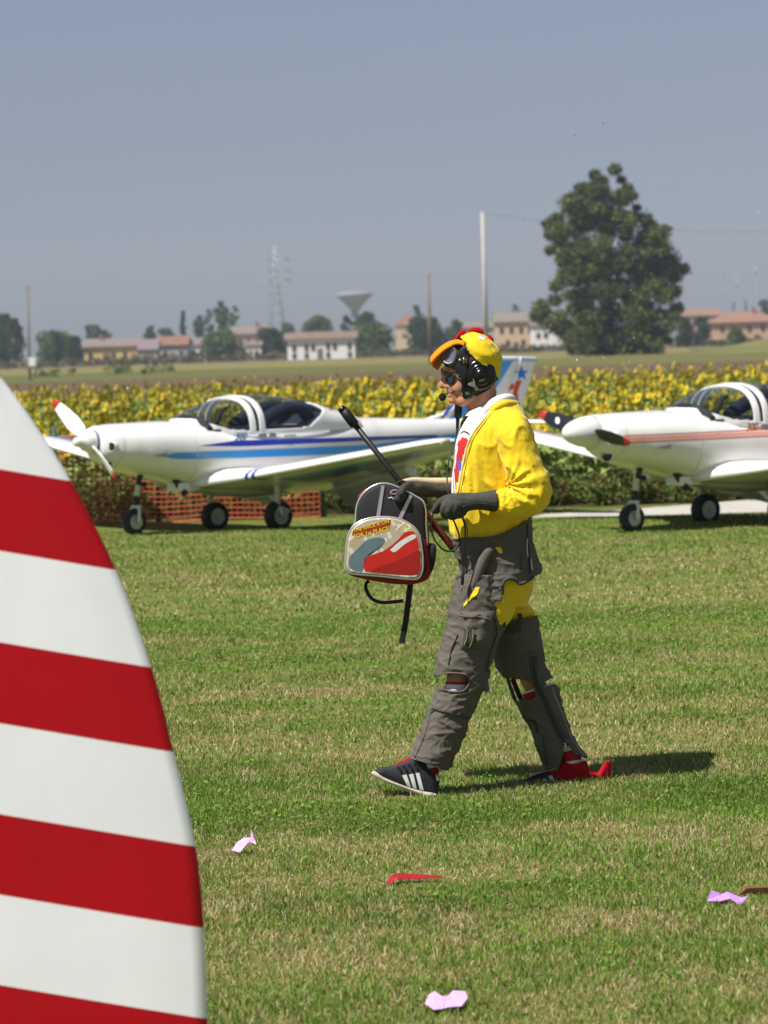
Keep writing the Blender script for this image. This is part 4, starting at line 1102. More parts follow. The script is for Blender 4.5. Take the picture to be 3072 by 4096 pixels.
# ------------------------------------------------------------------ striped tail in the foreground
YT = 6.9
k_ = 1.852
edge = [(-330, 640), (-210, 660), (-60, 735), (0, 812), (60, 893), (150, 1033), (250, 1230), (328, 1443), (375, 1623), (423, 1830), (440, 2003), (448, 2205), (446, 2330), (425, 2440)]
edge = [tuple(p) for p in catmull([(a * k_, b * k_) for a, b in edge], 5)]
left = [(-330 * k_, 2440 * k_)]
tail = tag(empty('striped_aircraft_tail', (P(-200, 2300, YT).x, YT, 0)), 'close red and white striped rudder and tail of a parked aircraft', 'aircraft tail')
o0 = Vector(tail.location)
def rt(sx, sy, dy=0.0):
    q = P(sx, sy, YT + dy); return q - o0
# stripe coordinate in local x,z: s = sy - 0.168 sx measured on the plane of the tail
p00 = rt(0, 2000); p10 = rt(1000, 2000); p01 = rt(0, 3000)
def strip_mat():
    m = bpy.data.materials.new('red_white_stripes'); m.use_nodes = True; nt = m.node_tree; b = nt.nodes['Principled BSDF']
    b.inputs['Roughness'].default_value = .45; b.inputs['Specular IOR Level'].default_value = .25
    tc = nt.nodes.new('ShaderNodeTexCoord'); sep = nt.nodes.new('ShaderNodeSeparateXYZ'); nt.links.new(tc.outputs['Object'], sep.inputs[0])
    # solve sx, sy as linear functions of local x, z
    A = np.array([[p10.x - p00.x, p01.x - p00.x], [p10.z - p00.z, p01.z - p00.z]]) / 1000.0
    Ai = np.linalg.inv(A)      # (dsx, dsy) = Ai (dx, dz)
    cx_ = Ai[1, 0] - .168 * Ai[0, 0]; cz_ = Ai[1, 1] - .168 * Ai[0, 1]
    c0 = 2000 - cx_ * p00.x - cz_ * p00.z
    per = 372 * k_
    # red where s in (1013, 1188)*k + n*per
    m1 = nt.nodes.new('ShaderNodeMath'); m1.operation = 'MULTIPLY_ADD'; nt.links.new(sep.outputs['X'], m1.inputs[0]); m1.inputs[1].default_value = cx_ / per; m1.inputs[2].default_value = (c0 - 1013 * k_) / per + 10
    m2 = nt.nodes.new('ShaderNodeMath'); m2.operation = 'MULTIPLY_ADD'; nt.links.new(sep.outputs['Z'], m2.inputs[0]); m2.inputs[1].default_value = cz_ / per; nt.links.new(m1.outputs[0], m2.inputs[2])
    fr = nt.nodes.new('ShaderNodeMath'); fr.operation = 'FRACT'; nt.links.new(m2.outputs[0], fr.inputs[0])
    lt_ = nt.nodes.new('ShaderNodeMath'); lt_.operation = 'LESS_THAN'; nt.links.new(fr.outputs[0], lt_.inputs[0]); lt_.inputs[1].default_value = 175 / 372
    mx = nt.nodes.new('ShaderNodeMix'); mx.data_type = 'RGBA'; nt.links.new(lt_.outputs[0], mx.inputs[0]); mx.inputs[6].default_value = lin('#ebebef'); mx.inputs[7].default_value = lin('#ac0415')
    n = nt.nodes.new('ShaderNodeTexNoise'); n.inputs['Scale'].default_value = 3.5; n.inputs['Detail'].default_value = 8; n.inputs['Roughness'].default_value = .6; nt.links.new(tc.outputs['Object'], n.inputs['Vector'])
    mr = nt.nodes.new('ShaderNodeMapRange'); mr.inputs[1].default_value = .3; mr.inputs[2].default_value = .8; mr.inputs[3].default_value = 1.0; mr.inputs[4].default_value = .9; nt.links.new(n.outputs['Fac'], mr.inputs[0])
    m5 = nt.nodes.new('ShaderNodeMix'); m5.data_type = 'RGBA'; m5.blend_type = 'MULTIPLY'; m5.inputs[0].default_value = 1; nt.links.new(mx.outputs[2], m5.inputs[6]); nt.links.new(mr.outputs[0], m5.inputs[7])
    nt.links.new(m5.outputs[2], b.inputs['Base Color'])
    bp = nt.nodes.new('ShaderNodeBump'); bp.inputs['Strength'].default_value = .25; bp.inputs['Distance'].default_value = .01; n3 = nt.nodes.new('ShaderNodeTexNoise'); n3.inputs['Scale'].default_value = 2.5; nt.links.new(tc.outputs['Object'], n3.inputs['Vector']); nt.links.new(n3.outputs['Fac'], bp.inputs['Height']); nt.links.new(bp.outputs[0], b.inputs['Normal'])
    return m
sm_ = strip_mat()
outline = edge + [(-330 * k_, 2440 * k_)]
def airfoil_plate(name, pts, th, m, par, edge_r=.006):
    """closed outline with a rounded thin edge, swelling towards its inside"""
    n = len(pts); cx_ = min(p[0] for p in pts); 
    cxm = sum(p[0] for p in pts) / n; cym = sum(p[1] for p in pts) / n
    lay = [(0.0, 0.0), (.004, edge_r), (.08, th * .75), (.45, th)]
    bm = bmesh.new(); sides = {}
    for sg in (-1, 1):
        for li, (f, d) in enumerate(lay):
            if li == 0 and sg == 1: sides[(sg, 0)] = sides[(-1, 0)]; continue
            sides[(sg, li)] = [bm.verts.new(rt(p[0] + (cxm - 250 - p[0]) * f, p[1] + (cym - p[1]) * f * .4, 0) + Vector((0, sg * d, 0))) for p in pts]
        for li in range(len(lay) - 1):
            a, b = sides[(sg, li)], sides[(sg, li + 1)]
            for i in range(n):
                q = (a[i], a[(i + 1) % n], b[(i + 1) % n], b[i])
                bm.faces.new(q if sg < 0 else q[::-1])
        bm.faces.new(sides[(sg, len(lay) - 1)])
    return bm_obj(name, bm, m, par, smooth=True)
airfoil_plate('rudder', outline, .014, sm_, tail, .005)
# fixed fin, rear fuselage and tail wheel carry the rudder on the ground
bm = bmesh.new(); poly_solid(bm, [rt(-340 * k_, 640 * k_, -.03), rt(-640 * k_, 900 * k_, -.03), rt(-900 * k_, 1500 * k_, -.03), rt(-900 * k_, 2200 * k_, -.03), rt(-340 * k_, 2300 * k_, -.03)], (0, .06, 0)); bm_obj('fin', bm, sm_, tail)
bm = bmesh.new()
a_ = rt(-200 * k_, 2150 * k_); b_ = rt(-1800 * k_, 1700 * k_)
bm_tube(bm, [a_ + Vector((.1, 0, 0)), a_ + (b_ - a_) * .15, a_ + (b_ - a_) * .5, b_], [.03, .09, .18, .30], 20); bm_obj('rear_fuselage', bm, sm_, tail)
bm = bmesh.new(); w_c = Vector((a_.x - .1, 0, .07)); bm_tube(bm, [a_ + Vector((-.25, 0, -.03)), w_c], .014, 8); bm_obj('tail_spring', bm, alum, tail)
wheel_part(tail, w_c, .07, .05, (0, 1, 0), name='tail_wheel')
# ------------------------------------------------------------------ walking person
YP = 12.0
pb = Vector((P(2000, 3150, YP).x, YP, 0.0))
person = tag(empty('person', pb), 'person striding in a yellow costume jacket, grey flight chaps and a yellow rooster cap', 'person')
def PL(sx, sy, w=0.0):
    return P(sx, sy, YP + w) - pb
def loft_img(rings, sub=8, seg=72, power=2.2):
    """rings of (front x, front y, back x, back y, depth, half depth) in photograph pixels"""
    R_ = catmull([r_[:6] for r_ in rings], sub)
    out = []
    for q in R_:
        ax, ay, bx, by, w, hd = q; mx, my = (ax + bx) / 2, (ay + by) / 2
        ring = []
        for k in range(seg):
            a = 2 * math.pi * k / seg; c, s = math.cos(a), math.sin(a)
            c = math.copysign(abs(c) ** (2 / power), c); s = math.copysign(abs(s) ** (2 / power), s)
            ring.append((mx + (ax - mx) * c, my + (ay - my) * c, w - hd * s))
        out.append(ring)
    return out
def grid_obj(name, grid, m, parent, cut=None, close=True, thick=0.0, disp=None, caps=False, smooth=True, mi_fn=None, seg_open=False):
    """mesh from image-space rings; cut(sx, sy, w) drops faces; disp(local point, sx, sy, w) pushes along normals"""
    nr = len(grid); ns = len(grid[0])
    flat = [p for r_ in grid for p in r_]
    V = np.array([tuple(PL(*p)) for p in flat]); F = []; MI = []
    for i in range(nr - 1):
        for j in range(ns if close else ns - 1):
            f = (i * ns + j, i * ns + (j + 1) % ns, (i + 1) * ns + (j + 1) % ns, (i + 1) * ns + j)
            if cut:
                cx_ = sum(flat[k][0] for k in f) / 4; cy_ = sum(flat[k][1] for k in f) / 4; cw_ = sum(flat[k][2] for k in f) / 4
                if cut(cx_, cy_, cw_): continue
            F.append(f)
            if mi_fn:
                MI.append(mi_fn(sum(flat[k][0] for k in f) / 4, sum(flat[k][1] for k in f) / 4, i))
    if caps:
        F.append(tuple(range(ns))[::-1]); F.append(tuple((nr - 1) * ns + k for k in range(ns)))
        if mi_fn: MI += [0, 0]
    me = bpy.data.meshes.new(name); me.from_pydata(V.tolist(), [], F); me.update()
    bm = bmesh.new(); bm.from_mesh(me); 
    if mi_fn:
        for f, q in zip(bm.faces, MI): f.material_index = q
    bmesh.ops.recalc_face_normals(bm, faces=bm.faces)
    # orient outward: compare with the first ring's centre
    bm.normal_update()
    if disp:
        bm.verts.ensure_lookup_table(); mv = {}
        for i, v in enumerate(bm.verts):
            if v.link_faces:
                cen = flat[i]; d = disp(v.co, *cen)
                mv[v] = v.normal * d
        for v, d in mv.items(): v.co += d
    loose = [v for v in bm.verts if not v.link_faces]
    bmesh.ops.delete(bm, geom=loose, context='VERTS')
    if smooth:
        for f in bm.faces: f.smooth = True
    bm.to_mesh(me); bm.free()
    for q in (m if isinstance(m, (list, tuple)) else [m]): me.materials.append(q)
    o = link(bpy.data.objects.new(name, me), parent)
    if thick:
        md_ = o.modifiers.new('cloth', 'SOLIDIFY'); md_.thickness = thick; md_.offset = -1; bake(o)
    return o
def nz(p, fx, fy, fz, seed=0.0):
    return mnoise.noise(Vector((p.x * fx + seed, p.y * fy, p.z * fz)))
def ridge(p, fx, fy, fz, seed=0.0):
    return (1 - abs(nz(p, fx, fy, fz, seed)) * 1.6)
def poly_cut(*polys):
    return lambda sx, sy, w: any(inside(sx, sy, q) for q in polys)
def tube_img(name, pts, radii, m, parent, n=6, seg=10, flat=None):
    q = [PL(*p) for p in pts]
    if isinstance(radii, (list, tuple)):
        cc = catmull([(*p, r_) for p, r_ in zip(q, radii)], n); pp = [Vector(c[:3]) for c in cc]; rr = [float(c[3]) for c in cc]
    else: pp = smooth_path(q, n); rr = radii
    bm = bmesh.new(); bm_tube(bm, pp, rr, seg, flat=flat)
    return bm_obj(name, bm, m, parent)
def add_tube(bm, pts, radii, n=5, seg=12):
    cc = catmull([(*PL(*p), r_) for p, r_ in zip(pts, radii)], n)
    pp = [Vector(c[:3]) for c in cc]; rr = [max(.001, float(c[3])) for c in cc]
    bm_tube(bm, pp, rr, seg)
    for q, r_ in ((pp[0], rr[0]), (pp[-1], rr[-1])):
        bmesh.ops.create_uvsphere(bm, u_segments=10, v_segments=6, radius=r_ * .99, matrix=Matrix.Translation(q))
def add_ball(bm, p, r_, s=(1, 1, 1)):
    bmesh.ops.create_uvsphere(bm, u_segments=16, v_segments=10, radius=r_, matrix=Matrix.Translation(PL(*p)) @ Matrix.Diagonal((*s, 1)))
def add_loft(bm, rings, sub=6, seg=40, power=2.0):
    g = loft_img(rings, sub, seg, power); rows = [[bm.verts.new(PL(*p)) for p in r_] for r_ in g]
    for a, b in zip(rows, rows[1:]):
        for j in range(seg): bm.faces.new((a[j], a[(j + 1) % seg], b[(j + 1) % seg], b[j]))
    bm.faces.new(rows[0][::-1]); bm.faces.new(rows[-1])
def remesh(o, voxel, smooth=4, fac=0.5):
    md_ = o.modifiers.new('r', 'REMESH'); md_.mode = 'VOXEL'; md_.voxel_size = voxel; md_.use_smooth_shade = True
    if smooth:
        s_ = o.modifiers.new('s', 'SMOOTH'); s_.factor = fac; s_.iterations = smooth
    return bake(o)
def pillow(name, outline, layers, m, parent, n=4, cap=True, smooth=True, center=None):
    """rounded slab from a side outline: layers of (inset 0..1 towards centre, depth)"""
    pts = catmull(outline + [outline[0]], n)[:-1] if n > 1 else outline
    k = len(pts); cx_, cy_ = center or (sum(p[0] for p in pts) / k, sum(p[1] for p in pts) / k)
    bm = bmesh.new(); rows = []
    for (f, w) in layers:
        rows.append([bm.verts.new(PL(p[0] + (cx_ - p[0]) * f, p[1] + (cy_ - p[1]) * f, w)) for p in pts])
    for a, b in zip(rows, rows[1:]):
        for i in range(k): bm.faces.new((a[i], a[(i + 1) % k], b[(i + 1) % k], b[i]))
    if cap:
        bm.faces.new(rows[0][::-1]); bm.faces.new(rows[-1])
    return bm_obj(name, bm, m, parent, smooth)
def img_bm(pts, cuts=2):
    """flat polygon whose u, v are photograph pixels"""
    return flat_poly_bm(pts, cuts)
def drape_img(name, pts, bvh, off, m, parent, cuts=3, wref=-.3, miss_w=0.0):
    bm = img_bm(pts, cuts)
    for v in bm.verts:
        q = PL(v.co.x, v.co.y, 0.0); o_ = CAM - pb; d = (q - o_).normalized()
        h = bvh.ray_cast(q - d * 1.2, d, 3.0)
        v.co = (h[0] - d * off) if h[0] is not None else PL(v.co.x, v.co.y, miss_w)
    return bm_obj(name, bm, m, parent, smooth=True, recalc=False)
def path_on(pts, bvh, off, n=5, miss_w=0.0):
    out = []
    for p in catmull(pts, n):
        q = PL(p[0], p[1], 0.0); o_ = CAM - pb; d = (q - o_).normalized()
        h = bvh.ray_cast(q - d * 1.2, d, 3.0); out.append((h[0] - d * off) if h[0] is not None else PL(p[0], p[1], miss_w))
    return out
def seam(name, pts, bvh, r_, m, parent, n=5, flat=None, off=0.0, seg=6):
    bm = bmesh.new(); bm_tube(bm, path_on(pts, bvh, off, n), r_, seg, flat=flat); return bm_obj(name, bm, m, parent)

def crease(p, fx, fz, seed, tilt=.5):
    q = Vector((p.x * fx + p.z * fz * tilt + seed, p.y * fx, p.z * fz - p.x * fx * tilt * .5))
    q = q + Vector((mnoise.noise(q * .6 + Vector((9, 2, 1))), mnoise.noise(q * .6), 0)) * .9
    n_ = abs(mnoise.noise(q)); return (1 - min(1, n_ * 3.2)) ** 2
skin = mat('skin', '#bd8368', 0.55, vary=0.16, vscale=22, bump=.3, bscale=160)
skin.node_tree.nodes['Principled BSDF'].inputs['Subsurface Weight'].default_value = 0.08
skin.node_tree.nodes['Principled BSDF'].inputs['Subsurface Radius'].default_value = (.012, .005, .003)
yel = mat('yellow_velvet', '#f0cc24', 0.72, vary=0.05, vscale=10, bump=.6, bscale=42, sheen=0.2, spec=.25, stretch=(1, 1, .3))
for n_ in yel.node_tree.nodes:
    if n_.type == 'BUMP': n_.inputs['Distance'].default_value = .006
yel2 = mat('yellow_cap_cloth', '#e6c822', 0.7, vary=0.08, vscale=18, bump=.2, bscale=240, sheen=.15, spec=.2)
orange = mat('orange_felt', '#f28c0a', 0.85, vary=0.08, vscale=30, bump=.2, bscale=300, sheen=.2, spec=.1)
redf = mat('red_felt', '#a80d1c', 0.85, vary=0.1, vscale=30, bump=.2, bscale=300, sheen=.2, spec=.15)
suit = mat('grey_flight_cloth', '#625c55', 0.85, vary=0.12, vscale=14, bump=.6, bscale=38, spec=.15)
suit2 = mat('grey_green_tape', '#454a45', 0.8, vary=0.1, vscale=30, spec=.2)
zipm = mat('zip_dark', '#20211f', 0.5, bump=.4, bscale=400)
glove = mat('glove_suede', '#45443f', 0.9, vary=0.16, vscale=25, bump=.9, bscale=48, spec=.15)
cream = mat('glove_cream_leather', '#cdb898', 0.7, vary=0.12, vscale=20, bump=.2, bscale=120)
tee = mat('white_cotton', '#e8e6e6', 0.85, vary=0.04, vscale=12, bump=.15, bscale=150)
leather = mat('black_leather', '#171615', 0.38, vary=0.2, vscale=20, bump=.3, bscale=120, spec=.5)
glossb = mat('black_gloss', '#0d0d0e', 0.22, spec=.5)
steelm = mat('dull_steel', '#9d9a92', 0.35, metal=.8)
sockr = mat('sock_red', '#b81620', .85, bump=.3, bscale=300); sockw = mat('sock_white', '#e6e2e0', .85, bump=.3, bscale=300)

# body: one continuous figure under the clothes
bm = bmesh.new()
add_loft(bm, [(1905, 1356, 1925, 1356, 0, .012), (1850, 1364, 1950, 1364, 0, .042), (1806, 1390, 1978, 1392, 0, .064), (1788, 1430, 1988, 1430, 0, .072), (1781, 1468, 1990, 1468, 0, .075), (1787, 1492, 1986, 1492, 0, .075), (1789, 1520, 1980, 1520, 0, .073), (1790, 1545, 1982, 1545, 0, .070), (1795, 1568, 1968, 1566, 0, .064), (1800, 1588, 1952, 1588, 0, .056), (1808, 1606, 1940, 1606, 0, .046), (1830, 1622, 1935, 1622, 0, .032)], 6, 48, 2.25)
add_tube(bm, [(1928, 1560, .0), (1925, 1620, .0), (1932, 1670, 0), (1955, 1720, 0)], [.060, .058, .063, .09])
add_tube(bm, [(1786, 1470, -.045), (1781, 1474, -.02), (1780, 1476, 0), (1781, 1474, .02), (1786, 1470, .045)], [.010, .011, .010, .011, .010])      # brow
add_tube(bm, [(1787, 1484, 0), (1781, 1508, -.003), (1773, 1530, -.004), (1770, 1541, -.004)], [.0115, .0135, .0150, .0155])                 # nose
add_ball(bm, (1787, 1545, -.014), .0105); add_ball(bm, (1787, 1545, .012), .0105)
add_tube(bm, [(1812, 1566, -.036), (1801, 1563, -.018), (1797, 1562, 0), (1801, 1563, .018)], [.005, .008, .0085, .008])       # upper lip
add_tube(bm, [(1812, 1573, -.034), (1803, 1581, -.016), (1800, 1582, 0), (1803, 1581, .016)], [.004, .0085, .009, .008])      # lower lip
add_ball(bm, (1812, 1601, -.004), .019, (1, 1.3, .9)); add_ball(bm, (1832, 1548, -.042), .030, (1, .8, 1)); add_ball(bm, (1832, 1548, .042), .030, (1, .8, 1))
add_ball(bm, (1850, 1600, -.03), .028); add_ball(bm, (1850, 1600, .03), .028)
add_loft(bm, [(1905, 1660, 2010, 1640, 0, .10), (1860, 1705, 2085, 1700, 0, .165), (1842, 1780, 2095, 1780, 0, .16), (1832, 1900, 2095, 1900, 0, .14), (1835, 2060, 2095, 2060, 0, .14), (1850, 2200, 2105, 2200, 0, .15), (1860, 2330, 2100, 2330, 0, .15), (1900, 2400, 2080, 2400, 0, .12)], 4, 40)
add_tube(bm, [(1960, 2330, -.085), (1890, 2520, -.105), (1838, 2705, -.12), (1825, 2760, -.125), (1790, 2860, -.125), (1735, 3000, -.135), (1722, 3060, -.14), (1700, 3110, -.14), (1600, 3090, -.145)], [.075, .066, .050, .050, .054, .040, .036, .035, .028], 5, 16)
add_tube(bm, [(2030, 2330, .085), (2062, 2500, .10), (2122, 2700, .12), (2150, 2760, .13), (2190, 2860, .135), (2270, 3000, .15), (2285, 3050, .155), (2270, 3105, .16), (2150, 3115, .16)], [.078, .062, .050, .046, .046, .036, .035, .035, .026], 5, 16)
add_tube(bm, [(2015, 1700, -.15), (2065, 1820, -.19), (2120, 1970, -.22), (2030, 2015, -.235), (1930, 2008, -.235), (1890, 2010, -.235)], [.055, .045, .036, .03, .022, .02])
add_tube(bm, [(2000, 1700, .15), (1990, 1820, .2), (1960, 1940, .22), (1900, 1948, .215), (1860, 1952, .21)], [.055, .045, .034, .022, .016])
body = bm_obj('body', bm, skin, person)
remesh(body, .0042, 5, .5)
for p_ in body.data.polygons: p_.use_smooth = True
bb = bvh_of([body])
# mouth, eyes side
bm = bmesh.new(); bm_tube(bm, path_on([(1800, 1570), (1806, 1571), (1813, 1568), (1819, 1564)], bb, .0005, 4), [.0022] * 13, 8); bm_obj('mouth', bm, mat('mouth_dark', '#4a2320', .5), body)
drape_img('teeth', [(1802, 1568.5), (1812, 1566.5), (1812, 1569), (1803, 1571.5)], bb, .0022, mat('teeth', '#d8d2c6', .4), body, 1)

# white shirt under the jacket
TORSO = [(1945, 1596, 2030, 1590, 0, .075), (1900, 1632, 2066, 1612, 0, .12), (1866, 1668, 2094, 1650, 0, .175), (1848, 1700, 2110, 1690, 0, .20), (1829, 1743, 2120, 1740, 0, .205), (1816, 1793, 2126, 1793, 0, .20), (1811, 1859, 2126, 1859, 0, .19), (1804, 1920, 2126, 1920, 0, .18), (1802, 1975, 2124, 1970, 0, .175), (1808, 2080, 2116, 2060, 0, .160), (1826, 2165, 2104, 2140, 0, .150)]
def shrink(rings, d, dd):
    out = []
    for (ax, ay, bx, by, w, hd) in rings:
        L_ = math.hypot(bx - ax, by - ay); ux, uy = (bx - ax) / L_, (by - ay) / L_
        out.append((ax + ux * d, ay + uy * d, bx - ux * d, by - uy * d, w, hd - dd))
    return out
tshirt_rings = [(1864, 1652, 1992, 1596, 0, .066), (1858, 1664, 2010, 1615, 0, .085)] + shrink(TORSO[2:9], 3, .012)
shirt = grid_obj('t_shirt', loft_img(tshirt_rings, 8, 96), tee, person, thick=.003, disp=lambda p, a, b, c: .0025 * nz(p, 14, 14, 5, 3) + .002 * nz(p, 30, 30, 12, 1))
sb = bvh_of([shirt])
drape_img('shirt_print', [(1824, 1790), (1834, 1765), (1842, 1758), (1850, 1745), (1856, 1752), (1864, 1750), (1874, 1762), (1866, 1800), (1854, 1850), (1844, 1900), (1834, 1965), (1822, 1962), (1818, 1900), (1815, 1850), (1818, 1815)], sb, .003, mat('print_red', '#c9232a', .8, vary=.2, vscale=40), shirt, 3)
drape_img('shirt_print', [(1832, 1860), (1836, 1830), (1842, 1845), (1846, 1828), (1848, 1862), (1842, 1890), (1832, 1895)], sb, .0045, mat('print_blue', '#5a5fae', .8), shirt, 2)
drape_img('shirt_print', [(1840, 1731), (1855, 1722), (1872, 1728), (1880, 1736), (1880, 1741), (1868, 1734), (1855, 1728), (1840, 1737)], sb, .003, mat('print_brown', '#5d3a28', .8), shirt, 2)

# yellow trousers of the costume (seat and thighs)
HIP = [(1806, 2085, 2122, 2045, 0, .168), (1812, 2160, 2127, 2130, 0, .174), (1822, 2220, 2133, 2180, 0, .180), (1843, 2268, 2152, 2240, 0, .184), (1836, 2330, 2166, 2288, -.0, .186), (1812, 2400, 2140, 2370, -.01, .182), (1800, 2445, 2112, 2440, -.02, .172)]
FOLD_Y = lambda p, a, b, c: .005 * ridge(p, 22, 22, 6, 5) + .003 * nz(p, 40, 40, 16, 2)
hips = grid_obj('yellow_trousers', loft_img(shrink(HIP[:2], 16, .018) + [(1842, 2220, 2114, 2185, 0, .158), (1862, 2268, 2124, 2245, 0, .160), (1855, 2330, 2130, 2310, 0, .166), (1835, 2380, 2124, 2372, 0, .160), (1850, 2430, 2100, 2425, 0, .14)], 8, 88), yel, person, disp=FOLD_Y)
grid_obj('trouser_leg', loft_img([(1850, 2320, 2062, 2325, -.085, .092), (1825, 2400, 2062, 2400, -.095, .090), (1808, 2470, 2045, 2470, -.10, .086), (1795, 2540, 1985, 2540, -.105, .082), (1775, 2600, 1960, 2600, -.11, .08)], 8, 64), yel, hips, disp=FOLD_Y)
grid_obj('trouser_leg', loft_img([(1960, 2320, 2126, 2330, .07, .11), (1970, 2400, 2112, 2398, .08, .10), (1978, 2432, 2122, 2428, .088, .095), (1985, 2452, 2141, 2448, .095, .095), (1988, 2470, 2141, 2462, .1, .09), (1995, 2520, 2140, 2510, .105, .083), (1995, 2600, 2150, 2590, .11, .075)], 8, 64), yel, hips, disp=lambda p, a, b, c: .004 * nz(p, 20, 20, 40, 4))

# grey flight chaps
yellow_gap = [(2011, 2340), (2016, 2326), (2030, 2317), (2045, 2316), (2061, 2320), (2070, 2330), (2080, 2337), (2096, 2334), (2134, 2308), (2210, 2270), (2210, 2475), (2069, 2459), (2045, 2482), (2019, 2509), (2008, 2440), (2006, 2400)]
gap_a = [(1980, 2190), (2000, 2187), (2009, 2200), (2011, 2214), (1998, 2214)]
gap_b = [(1903, 2348), (1919, 2349), (1910, 2375), (1880, 2402), (1852, 2430), (1856, 2415), (1880, 2385)]
waist_off = [(1780, 1980), (1780, 2154), (1812, 2154), (1876, 2150), (1930, 2149), (1980, 2143), (2046, 2119), (2090, 2092), (2119, 2071), (2128, 2062), (2160, 1980)]
FOLD_G = lambda p, a, b, c: .0055 * crease(p, 9, 14, 7, .8) + .0035 * crease(p, 22, 26, 3, -.6) + .003 * nz(p, 20, 20, 14, 9)
FOLD_L = lambda p, a, b, c: .0065 * crease(p, 8, 13, 17, .9) + .0042 * crease(p, 20, 26, 23, -.7) + .004 * nz(p, 12, 12, 9, 29)
wrap = grid_obj('chaps_waist', loft_img(HIP, 16, 176), suit, person, cut=poly_cut(yellow_gap, waist_off, [(1700, 2455), (1900, 2430), (2012, 2400), (2012, 2600), (1700, 2600)]), thick=.004, disp=FOLD_G)
knee_front = [(x / 2.592 + 1660, y / 2.592 + 2050) for x, y in [(150, 1690), (230, 1685), (300, 1674), (350, 1668), (480, 1672), (535, 1690), (560, 1730), (550, 1790), (500, 1845), (400, 1858), (310, 1838), (230, 1806), (150, 1800)]]
legf = grid_obj('chaps_leg', loft_img([(1835, 2300, 2013, 2300, -.09, .108), (1803, 2400, 2010, 2400, -.10, .105), (1785, 2500, 2018, 2505, -.105, .102), (1768, 2560, 1992, 2560, -.11, .102), (1752, 2630, 1972, 2622, -.115, .10), (1740, 2690, 1956, 2690, -.12, .092), (1746, 2730, 1948, 2735, -.122, .085), (1742, 2762, 1928, 2768, -.125, .083), (1716, 2835, 1896, 2835, -.128, .085), (1690, 2905, 1868, 2905, -.13, .085), (1668, 2965, 1842, 2975, -.132, .085), (1650, 3015, 1808, 3050, -.135, .09), (1645, 3033, 1792, 3082, -.136, .09)], 13, 144), suit, person, cut=poly_cut(yellow_gap, knee_front), thick=.004, disp=FOLD_L)
bk = lambda L_: [(x / 1.58 + 1450, y / 1.58 + 2620) for x, y in L_]
knee_b1 = bk([(880, 150), (930, 148), (1000, 152), (1060, 165), (1085, 210), (1095, 262), (1060, 284), (985, 278), (940, 268), (900, 230)])
knee_b2 = bk([(1145, 168), (1190, 145), (1260, 150), (1260, 200), (1215, 190), (1150, 206)])
ankle_b = bk([(1268, 560), (1300, 560), (1345, 625), (1425, 655), (1425, 720), (1225, 735), (1245, 690), (1262, 650), (1268, 600)])
legb = grid_obj('chaps_leg', loft_img([(1985, 2492, 2147, 2462, .10, .098), (1985, 2560, 2160, 2545, .11, .096), (1975, 2625, 2174, 2632, .115, .092), (2000, 2690, 2184, 2672, .12, .086), (2030, 2722, 2210, 2716, .125, .08), (2050, 2770, 2232, 2755, .13, .078), (2062, 2800, 2243, 2790, .132, .077), (2102, 2879, 2267, 2879, .14, .076), (2134, 2949, 2296, 2955, .145, .076), (2160, 3025, 2335, 3015, .15, .08), (2187, 3078, 2347, 3034, .155, .08)], 13, 144), suit, person, cut=poly_cut(knee_b1, knee_b2, ankle_b, [(1985, 2712), (2060, 2712), (2078, 2802), (2040, 2802), (1985, 2795)]), thick=.004, disp=FOLD_L)
tube_img('knee_strap', [(2028, 2700, .16), (2040, 2745, .165), (2062, 2805, .17)], .008, suit, legb, 5, 10)
tube_img('knee_strap', [(2050, 2715, .19), (2066, 2755, .19), (2085, 2800, .19)], .011, mat('lining_red', '#5a2420', .8), legb, 5, 10)
wb, lfb, lbb = bvh_of([wrap]), bvh_of([legf]), bvh_of([legb])
z3 = lambda L_: [(x / 2.592 + 1660, y / 2.592 + 2050) for x, y in L_]
drape_img('yellow_lining', gap_a, wb, .003, yel, wrap, 2)
drape_img('yellow_lining', gap_b, bvh_of([wrap, legf]), .003, yel, wrap, 2)
# hose, pockets, zips, flaps, hems
tube_img('hose_sleeve', [(1975, 2190, -.175), (1955, 2205, -.185), (1930, 2250, -.187), (1905, 2310, -.186), (1878, 2365, -.183), (1850, 2410, -.17), (1825, 2440, -.15)], [.012, .022, .023, .022, .021, .019, .014], suit, wrap, 6, 16)
# thigh pocket: bulging pouch
bm = bmesh.new()
cor = z3([(440, 1040), (820, 1030), (800, 1400), (470, 1420)])
N_ = 16; rows = []
for i in range(N_ + 1):
    row = []
    for j in range(N_ + 1):
        u, v = j / N_, i / N_
        x = (1 - v) * ((1 - u) * cor[0][0] + u * cor[1][0]) + v * ((1 - u) * cor[3][0] + u * cor[2][0]); y = (1 - v) * ((1 - u) * cor[0][1] + u * cor[1][1]) + v * ((1 - u) * cor[3][1] + u * cor[2][1])
        q = PL(x, y, 0); d = (q - (CAM - pb)).normalized(); h = lfb.ray_cast(q - d * 1.2, d, 3.0)
        hp = h[0] if h[0] is not None else PL(x, y, -.19)
        e_ = min(u, 1 - u, v, 1 - v) * 5; bul = .018 * min(1, e_) ** .6 * (1 + .3 * math.sin(u * 17 + v * 5) * .5) + .004 * mnoise.noise(Vector((x * .05, y * .03, 2)))
        row.append(bm.verts.new(hp - d * (bul + .001)))
    rows.append(row)
for a, b in zip(rows, rows[1:]):
    for j in range(N_): bm.faces.new((a[j], a[j + 1], b[j + 1], b[j]))
pk = bm_obj('thigh_pocket', bm, suit, legf, smooth=True)
pkb = bvh_of([legf, pk])
seam('pocket_zip', z3([(470, 1045), (560, 1075), (640, 1062), (760, 1072)]), pkb, .0045, zipm, legf, flat=.5, off=.002)
